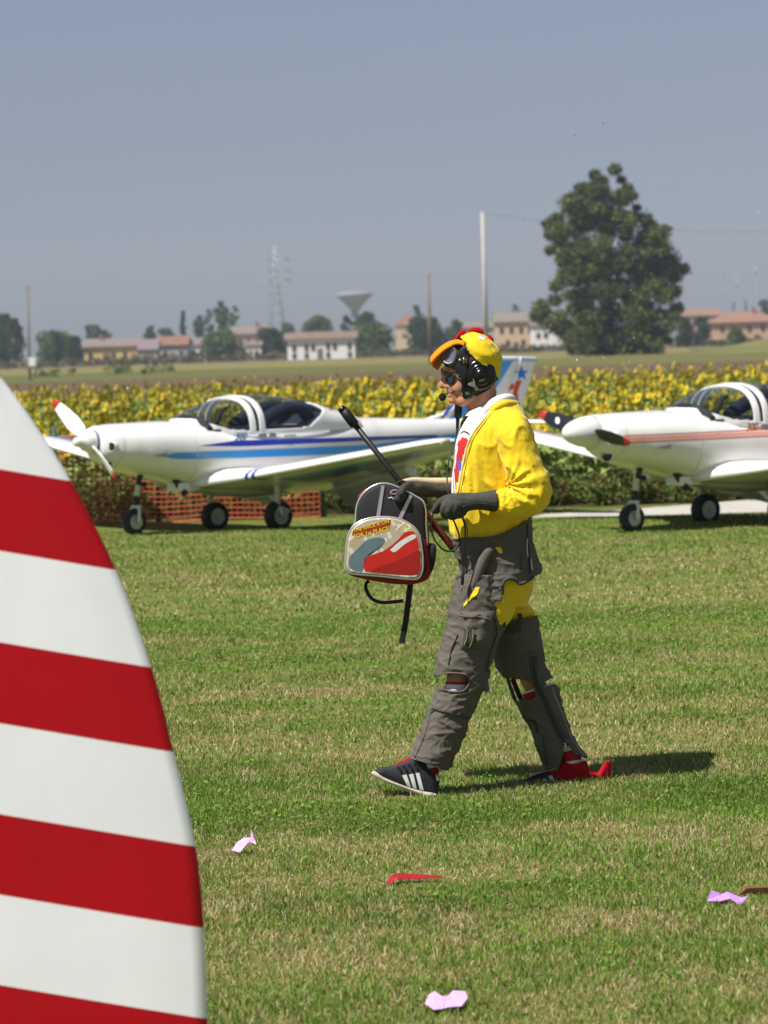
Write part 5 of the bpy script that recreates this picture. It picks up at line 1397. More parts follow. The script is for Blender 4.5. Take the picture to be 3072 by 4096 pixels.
drape_img('pocket_flap', z3([(440, 1030), (640, 1026), (822, 1020), (818, 1100), (780, 1128), (740, 1095), (640, 1075), (560, 1090), (500, 1080), (445, 1065)]), pkb, .006, suit, legf, 2)
drape_img('strap_tab', z3([(512, 1200), (545, 1188), (605, 1205), (600, 1330), (580, 1400), (545, 1412), (485, 1390), (500, 1290)]), pkb, .010, mat('olive_tape', '#3c4030', .8, vary=.15, vscale=40), legf, 2)
seam('strap_edge', z3([(520, 1196), (545, 1225), (540, 1300), (515, 1380), (560, 1400), (595, 1330), (606, 1215)]), pkb, .003, mat('olive_edge', '#6a6c50', .8), legf, off=.011)
seam('zip', z3([(440, 1265), (415, 1330), (375, 1420), (360, 1500), (345, 1575)]), lfb, .005, suit2, legf, flat=.5, off=.002)
seam('seam', z3([(830, 1100), (850, 1250), (800, 1400), (770, 1500), (745, 1640)]), lfb, .006, suit2, legf, flat=.4, off=.002)
seam('knee_hem', [(1742, 2703), (1775, 2694), (1800, 2692), (1845, 2694), (1868, 2703), (1878, 2718), (1874, 2740), (1853, 2763), (1815, 2768), (1780, 2760), (1748, 2748)], lfb, .0035, suit, legf, off=.003)
f4 = lambda L_: bk(L_)
seam('shin_zip', f4([(440, 340), (520, 360), (600, 380), (675, 400)]), lfb, .0055, zipm, legf, flat=.5, off=.003)
drape_img('zip_tab', f4([(415, 350), (440, 335), (455, 345), (430, 370)]), lfb, .006, suit2, legf, 1)
seam('shin_seam', f4([(430, 360), (400, 480), (370, 560), (330, 650)]), lfb, .003, suit, legf, off=.002)
seam('hem', f4([(300, 648), (360, 670), (440, 700), (535, 725)]), lfb, .005, suit, legf, off=.001)
bm = bmesh.new(); bm_box(bm, tuple(PL(1946, 2748, -.13)), (.02, .05, .035), bevel=.004); bm_obj('buckle', bm, mat('buckle_grey', '#5b6468', .5), legf)
seam('back_zip', f4([(1080, 30), (1090, 120), (1105, 190), (1150, 280), (1190, 380), (1240, 480), (1275, 545)]), lbb, .006, zipm, legb, flat=.5, off=.003)
drape_img('zip_tape', f4([(1050, -20), (1100, -20), (1105, 150), (1160, 260), (1215, 370), (1290, 520), (1270, 545), (1225, 500), (1160, 350), (1095, 230), (1060, 120)]), lbb, .0025, suit2, legb, 3)
drape_img('thigh_band', z3([(905, 1150), (1100, 1140), (1100, 1245), (900, 1255)]), lbb, .003, suit2, legb, 3)
drape_img('belt_loop', z3([(1060, 1045), (1110, 1045), (1118, 1150), (1080, 1155)]), lbb, .008, suit2, legb, 2, miss_w=.0)
seam('zip_pull', f4([(1275, 545), (1285, 580), (1292, 612)]), lbb, .006, suit2, legb, flat=.5, off=.004)
seam('calf_zip', f4([(1030, 410), (1065, 418), (1090, 425), (1098, 460), (1105, 490)]), lbb, .0045, zipm, legb, off=.003)
seam('lacing', f4([(1195, 200), (1220, 270), (1260, 370), (1290, 450), (1325, 530), (1400, 640)]), lbb, .006, mat('lacing_grey', '#8a8378', .8, vary=.3, vscale=60), legb, off=.002)
seam('calf_seam', f4([(1140, 510), (1150, 600), (1165, 700)]), lbb, .003, suit2, legb, off=.002)
seam('waist_hem', [(1814, 2158), (1876, 2153), (1930, 2152), (1980, 2146), (2046, 2122), (2090, 2095), (2117, 2076)], wb, .0045, suit, wrap, off=.001)
seam('gap_hem', [(2008, 2400), (2010, 2345), (2018, 2324), (2032, 2315), (2048, 2314), (2062, 2319), (2078, 2334), (2096, 2331), (2130, 2310)], bvh_of([wrap, legf, hips]), .007, suit2, wrap, off=.001)
seam('leg_hem', [(2006, 2400), (2008, 2440), (2017, 2505)], bvh_of([wrap, legf, hips]), .008, suit2, legf, off=.002)
seam('back_lacing', z3([(1165, 100), (1170, 250), (1185, 450), (1195, 640)]), wb, .007, suit2, wrap, flat=.5, off=.003)
seam('cord', z3([(1168, 260), (1162, 350), (1170, 460)]), wb, .0022, tee, wrap, off=.008)
seam('cord', z3([(1205, 480), (1208, 540), (1218, 595)]), wb, .0025, tee, wrap, off=.008)
seam('waist_seam', z3([(680, 755), (780, 770), (900, 765)]), wb, .002, suit2, wrap, off=.001)
seam('waist_seam', z3([(1110, 400), (1100, 520), (1105, 640)]), wb, .002, suit2, wrap, off=.001)
seam('front_seam', z3([(480, 720), (430, 860), (385, 970)]), wb, .003, suit2, wrap, off=.002)

# jacket
open_front = [(1650, 1560), (1990, 1575), (1985, 1600), (1972, 1626), (1925, 1682), (1882, 1743), (1862, 1800), (1849, 1859), (1836, 1930), (1828, 1975), (1812, 2015), (1800, 2030), (1650, 2030)]
def jk(p, sx, sy, w):
    lower = min(1, max(0, (sy - 1700) / 150))
    return .009 * lower * ridge(p, 26, 26, 2.2, 3) + .009 * crease(p, 11, 4.5, 11, .25) * (.4 + .6 * lower) + .003 * nz(p, 44, 44, 9, 6) + .0012 * nz(p, 90, 90, 60, 2) + .002
jacket = grid_obj('jacket', loft_img(TORSO, 10, 144), yel, person, cut=poly_cut(open_front), thick=.004, disp=jk)
def sl(p, sx, sy, w):
    el = math.exp(-((sx - 2060) ** 2 + (sy - 1950) ** 2) / (2 * 75 ** 2))
    ang = math.atan2(sy - 1935, sx - 2030)
    rr = math.hypot(sx - 2030, sy - 1935)
    rad_f = math.sin(ang * 13 + rr * .03 + 2 * nz(p, 9, 9, 9, 1)) 
    up = max(0, 1 - abs(sy - 1790) / 160)
    return .0065 * el * rad_f + .008 * crease(p, 10, 6, 8, 1.1) * (.5 + .5 * up) + .005 * el * crease(p, 24, 24, 2, .3) + .0035 * nz(p, 24, 24, 24, 2) + .0015 * nz(p, 70, 70, 70, 5)
sleeve = grid_obj('sleeve', loft_img([(1962, 1650, 2070, 1630, -.14, .06), (1972, 1690, 2104, 1668, -.165, .085), (1983, 1740, 2124, 1718, -.185, .088), (1996, 1790, 2138, 1775, -.195, .085), (2013, 1860, 2160, 1838, -.205, .082), (2030, 1912, 2188, 1900, -.215, .082), (2042, 1946, 2205, 1962, -.22, .082), (2044, 1956, 2188, 2024, -.225, .08), (2038, 1954, 2130, 2060, -.23, .076), (2012, 1956, 2060, 2068, -.235, .068), (1990, 1964, 1996, 2057, -.235, .053), (1955, 1975, 1958, 2042, -.235, .044)], 10, 112), yel, jacket, disp=sl)
grid_obj('sleeve', loft_img([(1950, 1660, 2060, 1640, .14, .06), (1945, 1750, 2060, 1740, .19, .075), (1920, 1860, 2030, 1880, .21, .07), (1870, 1910, 1940, 1985, .22, .06), (1815, 1920, 1820, 1985, .21, .045)], 8, 48), yel, jacket, disp=lambda p, a, b, c: .004 * nz(p, 30, 30, 30, 1))
jb = bvh_of([jacket])
edge_pts = [(1976, 1628), (1928, 1684), (1885, 1745), (1865, 1800), (1852, 1859), (1839, 1930), (1831, 1972)]
seam('jacket_piping', edge_pts, jb, .0042, mat('piping_cream', '#e4ddc4', .7), jacket, off=.002)
seam('jacket_piping', [(x + 10, y + 3) for x, y in edge_pts], jb, .0018, yel2, jacket, off=.0035)
# hood lying round the neck: white lining roll with the yellow outside below it
tube_img('hood_lining', [(1900, 1690, -.135), (1935, 1650, -.13), (1975, 1612, -.115), (2018, 1596, -.075), (2046, 1596, 0), (2018, 1600, .08), (1970, 1618, .12)], [.006, .012, .019, .021, .020, .018, .014], tee, jacket, 8, 14)
tube_img('hood', [(1960, 1650, -.155), (1990, 1628, -.14), (2025, 1618, -.10), (2058, 1622, 0), (2030, 1625, .1), (1985, 1635, .14)], [.010, .016, .020, .023, .02, .015], yel, jacket, 8, 14)
tube_img('hood_edge', [(1862, 1660, .09), (1850, 1690, .12), (1846, 1720, .13)], [.006, .009, .006], yel, jacket, 6, 10)
tube_img('neck_scarf', [(1868, 1665, .05), (1856, 1690, .06), (1846, 1715, .07), (1842, 1745, .07)], [.008, .012, .010, .005], mat('scarf_dark', '#4c5058', .7, col2='#9aa0a8', c2scale=60), jacket, 6, 10)

# gloves
bm = bmesh.new()
add_tube(bm, [(1880, 2006, -.235), (1845, 2012, -.232), (1815, 2018, -.226), (1800, 2018, -.222)], [.036, .042, .042, .036])
add_tube(bm, [(1812, 1998, -.222), (1780, 1997, -.218), (1752, 2018, -.212), (1736, 2044, -.205)], [.024, .0165, .0145, .0125])
add_tube(bm, [(1812, 2008, -.19), (1786, 2012, -.178), (1762, 2030, -.178), (1746, 2046, -.185)], [.022, .016, .014, .012])
add_tube(bm, [(1800, 2012, -.245), (1776, 2032, -.245), (1778, 2058, -.235), (1802, 2064, -.22)], [.02, .0165, .0155, .013])
add_tube(bm, [(1812, 2018, -.256), (1794, 2046, -.252), (1806, 2067, -.238), (1830, 2062, -.225)], [.02, .0165, .015, .013])
add_tube(bm, [(1828, 2020, -.258), (1820, 2048, -.255), (1836, 2062, -.24), (1856, 2052, -.23)], [.02, .015, .014, .012])
add_loft(bm, [(1990, 1957, 1995, 2054, -.237, .060), (1960, 1962, 1962, 2046, -.237, .054), (1925, 1968, 1925, 2040, -.236, .046), (1885, 1973, 1885, 2042, -.235, .042), (1850, 1976, 1850, 2050, -.232, .038)], 6, 32, 2.2)
gl = bm_obj('glove', bm, glove, person); remesh(gl, .0042, 3, .5)
glb = bvh_of([gl])
seam('glove_seam', [(1985, 2010), (1930, 2004), (1880, 2000), (1830, 1992)], glb, .0018, suit2, gl)
bm = bmesh.new()
add_tube(bm, [(1835, 1954, .21), (1790, 1958, .205), (1745, 1962, .185), (1700, 1958, .155), (1665, 1955, .115)], [.036, .033, .028, .031, .032])
for k, (dx, dy, wv, L_) in enumerate(((0, 0, .06, 1.0), (6, 10, .085, .95), (-4, -9, .10, 1.0), (2, -16, .125, .85))):
    add_tube(bm, [(1660 + dx, 1955 + dy * .5, wv + .03), (1630 + dx, 1958 + dy, wv - .03 - .02 * k), (1606 + dx, 1976 + dy, -.035 - .01 * k), (1586 + dx * .5 + 6 * k, 1996 + dy * .35, -.062)], [.02, .0165, .0155, .0135])
add_tube(bm, [(1672, 1968, .11), (1640, 1985, .13), (1610, 1990, .13)], [.02, .016, .013])
gl2 = bm_obj('glove', bm, glove, person); remesh(gl2, .0042, 3, .5)
tube_img('glove_cuff', [(1830, 1928, .21), (1760, 1928, .19), (1700, 1926, .165), (1650, 1922, .14), (1612, 1926, .12)], [.019, .018, .016, .013, .008], cream, gl2, 6, 14)
tube_img('glove_cuff', [(1800, 1978, .205), (1765, 1990, .20), (1745, 1998, .2)], [.02, .014, .006], cream, gl2, 6, 10)

# socks
def sock(rings, name='sock'):
    g = loft_img(rings, 6, 40)
    bands = {}
    def mi(sx, sy, i): return 0 if (i // 3) % 2 == 0 else 1
    grid_obj(name, g, [sockr, sockw], person, mi_fn=mi)
sock([(1781, 2727, 1886, 2729, -.122, .054), (1776, 2760, 1880, 2765, -.124, .056), (1738, 2860, 1850, 2868, -.126, .060), (1705, 2960, 1800, 2975, -.13, .05), (1690, 3020, 1775, 3040, -.135, .043), (1682, 3075, 1768, 3090, -.14, .042)])
def mi2(sx, sy, i): return 1 if i % 7 in (0, 1) else 0
grid_obj('sock', loft_img([(2086, 2772, 2222, 2726, .13, .054), (2100, 2805, 2222, 2770, .132, .055), (2140, 2880, 2245, 2865, .138, .055), (2200, 2960, 2278, 2948, .145, .048), (2240, 3020, 2318, 3003, .15, .043), (2242, 3060, 2328, 3050, .155, .045)], 6, 40), [sockr, sockw], person, mi_fn=mi2)

# shoes
navy = mat('shoe_navy', '#23232b', .75, vary=.12, vscale=40, bump=.2, bscale=300)
solem = mat('shoe_sole', '#c2baa6', .8, vary=.12, vscale=30)
WHT = mat('stripe_white', '#e2e0dc', .6)
def lay(w, hd, fr=(0.28, 0.08, 0.0, 0.0, 0.08, 0.28), ds=(1, .86, .55, -.55, -.86, -1)):
    return [(f, w + hd * d) for f, d in zip(fr, ds)]
sf = pillow('shoe', [(1496, 3092), (1512, 3070), (1551, 3066), (1592, 3052), (1640, 3036), (1690, 3040), (1716, 3072), (1757, 3106), (1755, 3148), (1746, 3180), (1680, 3167), (1600, 3141), (1530, 3112)], lay(-.145, .048), navy, person, 4)
pillow('sole', [(1486, 3090), (1500, 3085), (1530, 3107), (1600, 3137), (1680, 3163), (1748, 3176), (1747, 3191), (1690, 3186), (1620, 3161), (1550, 3131), (1496, 3104)], [(.04, -.145 + .05), (0, -.145 + .046), (0, -.145 - .046), (.04, -.145 - .05)], solem, sf, 3)
sfb = bvh_of([sf])
for q in ([(1608, 3101), (1626, 3098), (1644, 3148), (1628, 3143)], [(1636, 3097), (1653, 3095), (1667, 3155), (1652, 3151)], [(1662, 3092), (1677, 3091), (1695, 3162), (1679, 3158)]):
    drape_img('stripe', q, sfb, .003, WHT, sf, 3)
drape_img('heel_tab', [(1742, 3100), (1757, 3098), (1758, 3122), (1746, 3124)], sfb, .004, WHT, sf, 2, miss_w=-.16)
for k in range(4):
    seam('lace', [(1590 + k * 22, 3066 - k * 5), (1600 + k * 22, 3078 - k * 5), (1604 + k * 22, 3088 - k * 4)], sfb, .004, mat('lace_dark', '#17171c', .8), sf, off=.003)
pillow('red_overshoe', [(1549, 3074), (1580, 3054), (1646, 3028), (1672, 3036), (1660, 3052), (1600, 3068)], lay(-.145, .034), redf, person, 4)
pillow('red_overshoe', [(1708, 3072), (1745, 3068), (1757, 3085), (1748, 3104), (1738, 3113), (1722, 3098)], lay(-.142, .043), redf, person, 4)
sr = pillow('shoe', [(2074, 3139), (2092, 3121), (2140, 3100), (2185, 3087), (2240, 3086), (2300, 3100), (2318, 3125), (2300, 3140), (2200, 3145), (2100, 3147)], lay(.16, .048), navy, person, 4)
pillow('sole', [(2072, 3141), (2100, 3140), (2200, 3138), (2310, 3132), (2312, 3142), (2200, 3151), (2100, 3153), (2076, 3149)], [(.04, .16 + .05), (0, .16 + .046), (0, .16 - .046), (.04, .16 - .05)], solem, sr, 3)
srb = bvh_of([sr])
for q in ([(2167, 3117), (2182, 3113), (2200, 3138), (2188, 3140)], [(2194, 3104), (2208, 3101), (2228, 3136), (2213, 3138)]):
    drape_img('stripe', q, srb, .003, WHT, sr, 3)
for k in range(3):
    seam('lace', [(2128 + k * 18, 3104 - k * 5), (2138 + k * 18, 3112 - k * 5)], srb, .004, mat('lace_dark', '#17171c', .8), sr, off=.003, n=3)
ov = pillow('red_overshoe', [(2187, 3083), (2210, 3088), (2230, 3086), (2238, 3062), (2248, 3044), (2298, 3056), (2342, 3042), (2356, 3069), (2376, 3088), (2404, 3088), (2421, 3063), (2437, 3041), (2447, 3050), (2446, 3085), (2443, 3110), (2412, 3120), (2361, 3116), (2292, 3128), (2228, 3138), (2218, 3112)], [(.10, .16 + .048), (.03, .16 + .04), (0, .16 + .015), (0, .16 - .02), (.03, .16 - .05), (.12, .16 - .060)], redf, person, 4, center=(2290, 3095))

# leather flying helmet
face_cut = [(1690, 1300), (1760, 1300), (1778, 1456), (1791, 1467), (1813, 1472), (1830, 1491), (1839, 1508), (1845, 1534), (1848, 1560), (1850, 1588), (1861, 1596), (1884, 1592), (1917, 1578), (1950, 1560), (1978, 1532), (1990, 1518), (2060, 1500), (2060, 1720), (1690, 1720)]
helm_rings = [(1890, 1342, 1930, 1342, 0, .02), (1846, 1350, 1980, 1352, 0, .055), (1803, 1376, 2006, 1380, 0, .08), (1783, 1410, 2018, 1412, 0, .088), (1772, 1446, 2022, 1446, 0, .090), (1771, 1480, 2019, 1480, 0, .090), (1775, 1520, 2006, 1515, 0, .086), (1781, 1558, 1990, 1550, 0, .080), (1788, 1588, 1972, 1580, 0, .072), (1800, 1606, 1950, 1602, 0, .062)]
helmet = grid_obj('flying_helmet', loft_img(helm_rings, 10, 112, 2.25), leather, person, cut=poly_cut(face_cut, [(1848, 1300), (1852, 1366), (1895, 1398), (1930, 1432), (1968, 1482), (1998, 1526), (2080, 1526), (2080, 1300)]), thick=.004, disp=lambda p, a, b, c: .0022 * nz(p, 40, 40, 40, 2) + .0015 * ridge(p, 30, 30, 30, 4))
hb = bvh_of([helmet])
seam('helmet_edge', [(1780, 1459), (1793, 1469), (1814, 1474), (1831, 1493), (1840, 1510), (1846, 1536), (1849, 1562), (1853, 1586), (1864, 1594), (1886, 1590), (1918, 1576), (1950, 1558), (1976, 1533)], hb, .0032, leather, helmet, off=.001)
for sgn in (-1, 1):
    c_ = PL(1922, 1499, sgn * .082); M = Matrix.Translation(c_) @ Matrix.Rotation(rad(90 if sgn < 0 else -90), 4, 'X')
    bm = bmesh.new(); bm_lathe(bm, [(.062, -.02), (.063, .002), (.061, .010), (.056, .016), (.048, .019), (.043, .018), (.040, .021), (.037, .024), (.033, .023), (.030, .021), (.0275, .026), (.022, .035), (.013, .041), (.004, .043)], M @ Matrix.Diagonal((1, 1.04, 1, 1)), 40); bm_obj('ear_cup', bm, glossb, helmet)
seam('headset_strap', [(1873, 1402), (1871, 1430), (1866, 1470), (1861, 1505), (1857, 1547)], hb, .006, blackm, helmet, flat=.4, off=.004)
drape_img('strap_buckle', [(1854, 1515), (1866, 1517), (1863, 1550), (1851, 1548)], hb, .010, glossb, helmet, 1)
drape_img('goggle_strap', [(1850, 1428), (1872, 1432), (1905, 1420), (1918, 1432), (1900, 1444), (1870, 1455), (1852, 1455)], hb, .004, mat('strap_maroon', '#4b2624', .7, vary=.15, vscale=40), helmet, 2)
bm = bmesh.new(); a_ = [PL(*q) for q in ((1854, 1430, -.095), (1858, 1452, -.096))]; bm_tube(bm, a_, .003, 6); bm_obj('strap_clip', bm, steelm, helmet)
bm = bmesh.new(); poly_solid(bm, [PL(*q) for q in ((1890, 1514, -.118), (1896, 1515, -.118), (1902, 1540, -.118), (1915, 1554, -.112), (1911, 1562, -.112), (1901, 1562, -.112), (1896, 1549, -.114), (1882, 1545, -.108), (1871, 1540, -.105), (1872, 1533, -.105), (1888, 1528, -.11), (1893, 1526, -.116))], (0, .004, 0)); bm_obj('clip_bracket', bm, mat('bracket_metal', '#8e9087', .4, metal=.6), helmet)
drape_img('helmet_stud', [(1860, 1568), (1876, 1567), (1878, 1578), (1862, 1580)], hb, .005, mat('stud_metal', '#8e8a80', .4, metal=.6), helmet, 1)
# goggles
def goggle(c, n, up, rx, ry, par):
    n = Vector(n).normalized(); up = Vector(up); r_ = up.cross(n).normalized(); up = n.cross(r_)
    shape = [(-.95, .25), (-.72, .85), (-.1, 1.0), (.55, .88), (.95, .45), (1.0, -.1), (.85, -.65), (.4, -.98), (-.3, -.95), (-.8, -.6), (-1.0, -.2)]
    pts = catmull([(a, b, 0) for a, b in shape + [shape[0]]], 4)[:-1]
    pos = lambda a, b, d: c + r_ * (a * rx) + up * (b * ry) + n * d
    bm = bmesh.new(); vs = [bm.verts.new(pos(p[0] * .93, p[1] * .93, .004 - .006 * (p[0] ** 2))) for p in pts]; bm.faces.new(vs)
    bm_obj('goggle_lens', bm, mat('goggle_lens', '#6b7282', .08, metal=.35, coat=.6, vary=.3, vscale=20), par)
    bm = bmesh.new(); bm_tube(bm, [pos(p[0], p[1], .004 - .006 * p[0] ** 2) for p in pts] + [pos(pts[0][0], pts[0][1], .004 - .006 * pts[0][0] ** 2)], .0032, 8, cap=False); bm_obj('goggle_rim', bm, steelm, par)
    bm = bmesh.new(); rows = [[bm.verts.new(pos(p[0] * k, p[1] * k, d)) for p in pts] for (k, d) in ((1.0, .002), (1.14, -.008), (1.2, -.022), (1.16, -.036))]
    for a, b in zip(rows, rows[1:]):
        for i in range(len(pts)): bm.faces.new((a[i], a[(i + 1) % len(pts)], b[(i + 1) % len(pts)], b[i]))
    bm_obj('goggle_cup', bm, mat('goggle_leather', '#6d675c', .55, vary=.12, vscale=40), par, smooth=True)
gog = helmet
goggle(PL(1797, 1420, -.068), (-.55, -.80, .22), (.25, -.1, 1), .029, .034, helmet)
goggle(PL(1776, 1414, .045), (-.80, .50, .25), (.25, 0, 1), .029, .034, helmet)
bm = bmesh.new(); bmesh.ops.create_uvsphere(bm, u_segments=12, v_segments=8, radius=.007, matrix=Matrix.Translation(PL(1840, 1441, -.088))); bm_obj('goggle_screw', bm, steelm, helmet, smooth=True)

# rooster cap
cap = grid_obj('rooster_cap', loft_img([(1849, 1378, 1992, 1524, 0, .104), (1844, 1362, 2003, 1462, 0, .110), (1848, 1349, 2003, 1424, 0, .106), (1862, 1338, 1986, 1390, 0, .088), (1886, 1330, 1952, 1356, 0, .052), (1908, 1331, 1926, 1338, 0, .010)], 10, 96, 2.1), yel2, person, thick=.004, disp=lambda p, a, b, c: .006 * ridge(p, 14, 14, 20, 3) * (1 if b > 1345 else .3) + .003 * nz(p, 40, 40, 40, 7))
cb = bvh_of([cap])
rows = []
top = catmull([(1862, 1352), (1843, 1356), (1808, 1361), (1776, 1376), (1748, 1398), (1727, 1420), (1719, 1434)], 4)
nU = len(top); nV = 17; g = []
for i, p in enumerate(top):
    u = i / (nU - 1); half = .086 * math.sqrt(max(.04, 1 - (max(0, u - .25) / .78) ** 2.6)); ts = min(1, max(0, (u - .3) / .5)); dr = 14 + 52 * ts * ts * (3 - 2 * ts) * (1 - .75 * max(0, u - .78) / .22)
    row = []
    for j in range(nV):
        v = (j / (nV - 1)) * 2 - 1
        row.append((p[0] + (18 if v > 0 else 6) * v * v * u * (1 if u < .9 else .6), p[1] + (dr if v > 0 else min(dr, 15 + 6 * u)) * v * v, v * half))
    g.append(row)
grid_obj('bill', g, orange, cap, close=False, thick=.008, disp=lambda p, a, b, c: .001 * nz(p, 30, 30, 30, 1))
tube_img('bill_tab', [(1843, 1372, -.10), (1850, 1377, -.103), (1857, 1380, -.104)], .006, orange, cap, 3, 8)
for pts, rr in (([(1822, 1358, .01), (1836, 1342, .01), (1850, 1330, .01), (1863, 1324, .01)], [.006, .0095, .011, .008]), ([(1879, 1334, .01), (1884, 1324, .01), (1904, 1320, .01), (1922, 1326, .01), (1929, 1338, .01)], [.008, .011, .012, .012, .009]), ([(1942, 1348, .012), (1952, 1348, .012), (1962, 1360, .012), (1966, 1376, .012)], [.007, .011, .013, .010])):
    tube_img('comb', pts, rr, redf, cap, 6, 14)
drape_img('eye_patch', [(1913, 1346), (1920, 1341), (1935, 1345), (1947, 1355), (1945, 1360), (1930, 1359), (1918, 1356)], cb, .004, tee, cap, 2)
seam('cap_seam', [(1955, 1372), (1975, 1405), (1985, 1440), (1988, 1480), (1986, 1515)], cb, .0025, yel2, cap, off=.001)

# sunglasses
sg = bpy.data.objects.new('sunglasses', None); link(sg, person)
lens = mat('sunglass_dark', '#060607', .08, coat=.5)
for pts in ([(1777, 1489, -.012), (1800, 1494, -.048), (1816, 1497, -.066), (1815, 1515, -.066), (1806, 1534, -.060), (1797, 1536, -.045), (1784, 1520, -.016)], [(1774, 1486, .014), (1767, 1474, .05), (1766, 1478, .066), (1769, 1500, .064), (1775, 1515, .05), (1780, 1515, .02)]):
    bm = bmesh.new(); poly_solid(bm, [PL(*q) for q in pts], (.0035, 0, 0)); bm_obj('lens', bm, lens, sg)
    tube_img('rim', pts + [pts[0]], .0026, glossb, sg, 4, 6)
tube_img('bridge', [(1778, 1490, -.013), (1774, 1488, 0), (1775, 1487, .014)], .0026, glossb, sg, 4, 6)
tube_img('temple_arm', [(1815, 1500, -.066), (1830, 1502, -.074), (1846, 1501, -.080)], .0038, glossb, sg, 4, 6)
tube_img('temple_arm', [(1767, 1478, .066), (1800, 1492, .076), (1846, 1500, .080)], .0038, glossb, sg, 4, 6)

# microphone and cable
hs_ = bpy.data.objects.new('headset_microphone', None); link(hs_, person)
foam = mat('foam_black', '#0c0c0c', .95, bump=.5, bscale=400)
bm = bmesh.new(); add_ball(bm, (1770, 1588, -.02), .0155, (1, 1, 1.08)); bm_obj('foam_ball', bm, foam, hs_, smooth=True)
tube_img('boom', [(1779, 1580, -.02), (1790, 1573, .01), (1805, 1572, .045), (1850, 1570, .085)], .0022, blackm, hs_, 5, 6)
tube_img('boom', [(1782, 1586, -.015), (1796, 1584, .02), (1812, 1582, .05)], .0015, blackm, hs_, 5, 6)
tube_img('cable_plug', [(1834, 1618, .035), (1832, 1650, .035), (1831, 1672, .035)], [.015, .0155, .013], blackm, hs_, 3, 12)
tube_img('cable_relief', [(1831, 1672, .035), (1830, 1705, .03), (1828, 1740, .02)], [.0085, .0065, .0045], blackm, hs_, 4, 10)
tube_img('cable', [(1828, 1735, .02), (1822, 1760, -.01), (1811, 1800, -.04), (1798, 1832, -.06), (1789, 1897, -.08), (1790, 1960, -.12), (1800, 1985, -.18)], .0032, blackm, hs_, 8, 8)
tube_img('cable', [(1971, 1600, -.10), (1930, 1655, -.12), (1900, 1710, -.135), (1873, 1775, -.13), (1860, 1830, -.12), (1845, 1890, -.11), (1835, 1910, -.1)], .0018, blackm, hs_, 8, 6)
tube_img('cable', [(1738, 2046, -.20), (1723, 2090, -.20), (1734, 2150, -.20), (1770, 2196, -.20), (1808, 2204, -.20), (1834, 2184, -.20), (1838, 2146, -.20), (1822, 2100, -.20), (1808, 2068, -.21)], .0036, blackm, hs_, 8, 8)
tube_img('cable', [(1842, 2056, -.23), (1858, 2100, -.23), (1860, 2150, -.225), (1854, 2220, -.225), (1851, 2300, -.225)], .003, blackm, hs_, 8, 8)
tube_img('cable', [(1850, 2056, -.23), (1868, 2120, -.225), (1866, 2200, -.225), (1856, 2300, -.222)], .0022, blackm, hs_, 8, 8)
tube_img('jack_plug', [(1851, 2290, -.225), (1850, 2310, -.225), (1849, 2338, -.225)], [.004, .0075, .0065], blackm, hs_, 3, 10)
tube_img('jack_tip', [(1849, 2338, -.225), (1847, 2366, -.225)], [.0035, .0028], steelm, hs_, 2, 8)

# ------------------------------------------------------------------ stick held in the far hand
sk = tag(empty('long_stick', PL(1700, 2060, .1) + pb), 'long black and red stick held with the backpack', 'stick')
off_ = Vector(sk.location) - pb
def st(name, pts, rr, m, n=2, seg=14):
    bm = bmesh.new(); q = [PL(*p) - off_ for p in pts]; bm_tube(bm, q, rr, seg); return bm_obj(name, bm, m, sk)
st('shaft', [(1405, 1680, .10), (1610, 1941, .11), (1660, 2005, .11)], [.0115, .0125, .0125], mat('stick_black', '#161312', .5))
st('lower_shaft', [(1655, 1998, .11), (1708, 2060, .105), (1818, 2200, -.10 + .1)], [.0135, .0145, .0145], mat('stick_red', '#5e1414', .45))
st('grip', [(1372, 1640, .10), (1390, 1662, .10), (1418, 1698, .10), (1422, 1703, .10)], [.018, .021, .021, .014], mat('grip_black', '#0f0f10', .6))
st('end_cap', [(1362, 1630, .10), (1373, 1642, .10)], [.015, .019], glossb)

# ------------------------------------------------------------------ backpack
pack = tag(empty('backpack', PL(1550, 2300, .02) + pb), 'black and red child backpack with silver piping carried by its top', 'backpack')
pk_off = Vector(pack.location) - pb
def shift(o_):
    for v in o_.data.vertices: v.co -= pk_off
    return o_
pblack = mat('pack_black', '#1b1b1f', .75, vary=.15, vscale=40, bump=.3, bscale=300); pred = mat('pack_red', '#8f1020', .65, vary=.1, vscale=30, bump=.2, bscale=200)
silver = mat('pack_silver', '#c9cacb', .3, metal=.6)
bo = [(1385, 2285), (1390, 2190), (1408, 2110), (1422, 2088), (1424, 2050), (1430, 2016), (1445, 1985), (1466, 1962), (1495, 1943), (1527, 1934), (1560, 1937), (1590, 1948), (1625, 1965), (1660, 1984), (1690, 2004), (1702, 2040), (1703, 2100), (1710, 2180), (1722, 2270), (1716, 2310), (1690, 2328), (1640, 2338), (1555, 2334), (1445, 2314), (1400, 2300)]
body_p = pillow('pack_body', bo, [(.12, .085), (.04, .08), (0, .06), (0, -.03), (.015, -.045), (.10, -.052)], [pblack, pred], pack, 4)
for f in body_p.data.polygons:
    c_ = f.center + pb; d = c_ - CAM; sy = CY - FPX * d.dot(_U) / d.dot(_F)
    if sy > 2165: f.material_index = 1
shift(body_p)
po = [(1381, 2277), (1384, 2197), (1392, 2146), (1413, 2106), (1459, 2078), (1527, 2068), (1595, 2075), (1646, 2101), (1674, 2135), (1688, 2197), (1692, 2262), (1684, 2298), (1663, 2316), (1600, 2313), (1527, 2305), (1408, 2294)]
pocket = shift(pillow('front_pocket', po, [(.02, -.03), (0, -.045), (0, -.088)], [pblack, pred], pack, 4, cap=False))
for f in pocket.data.polygons: f.material_index = 1
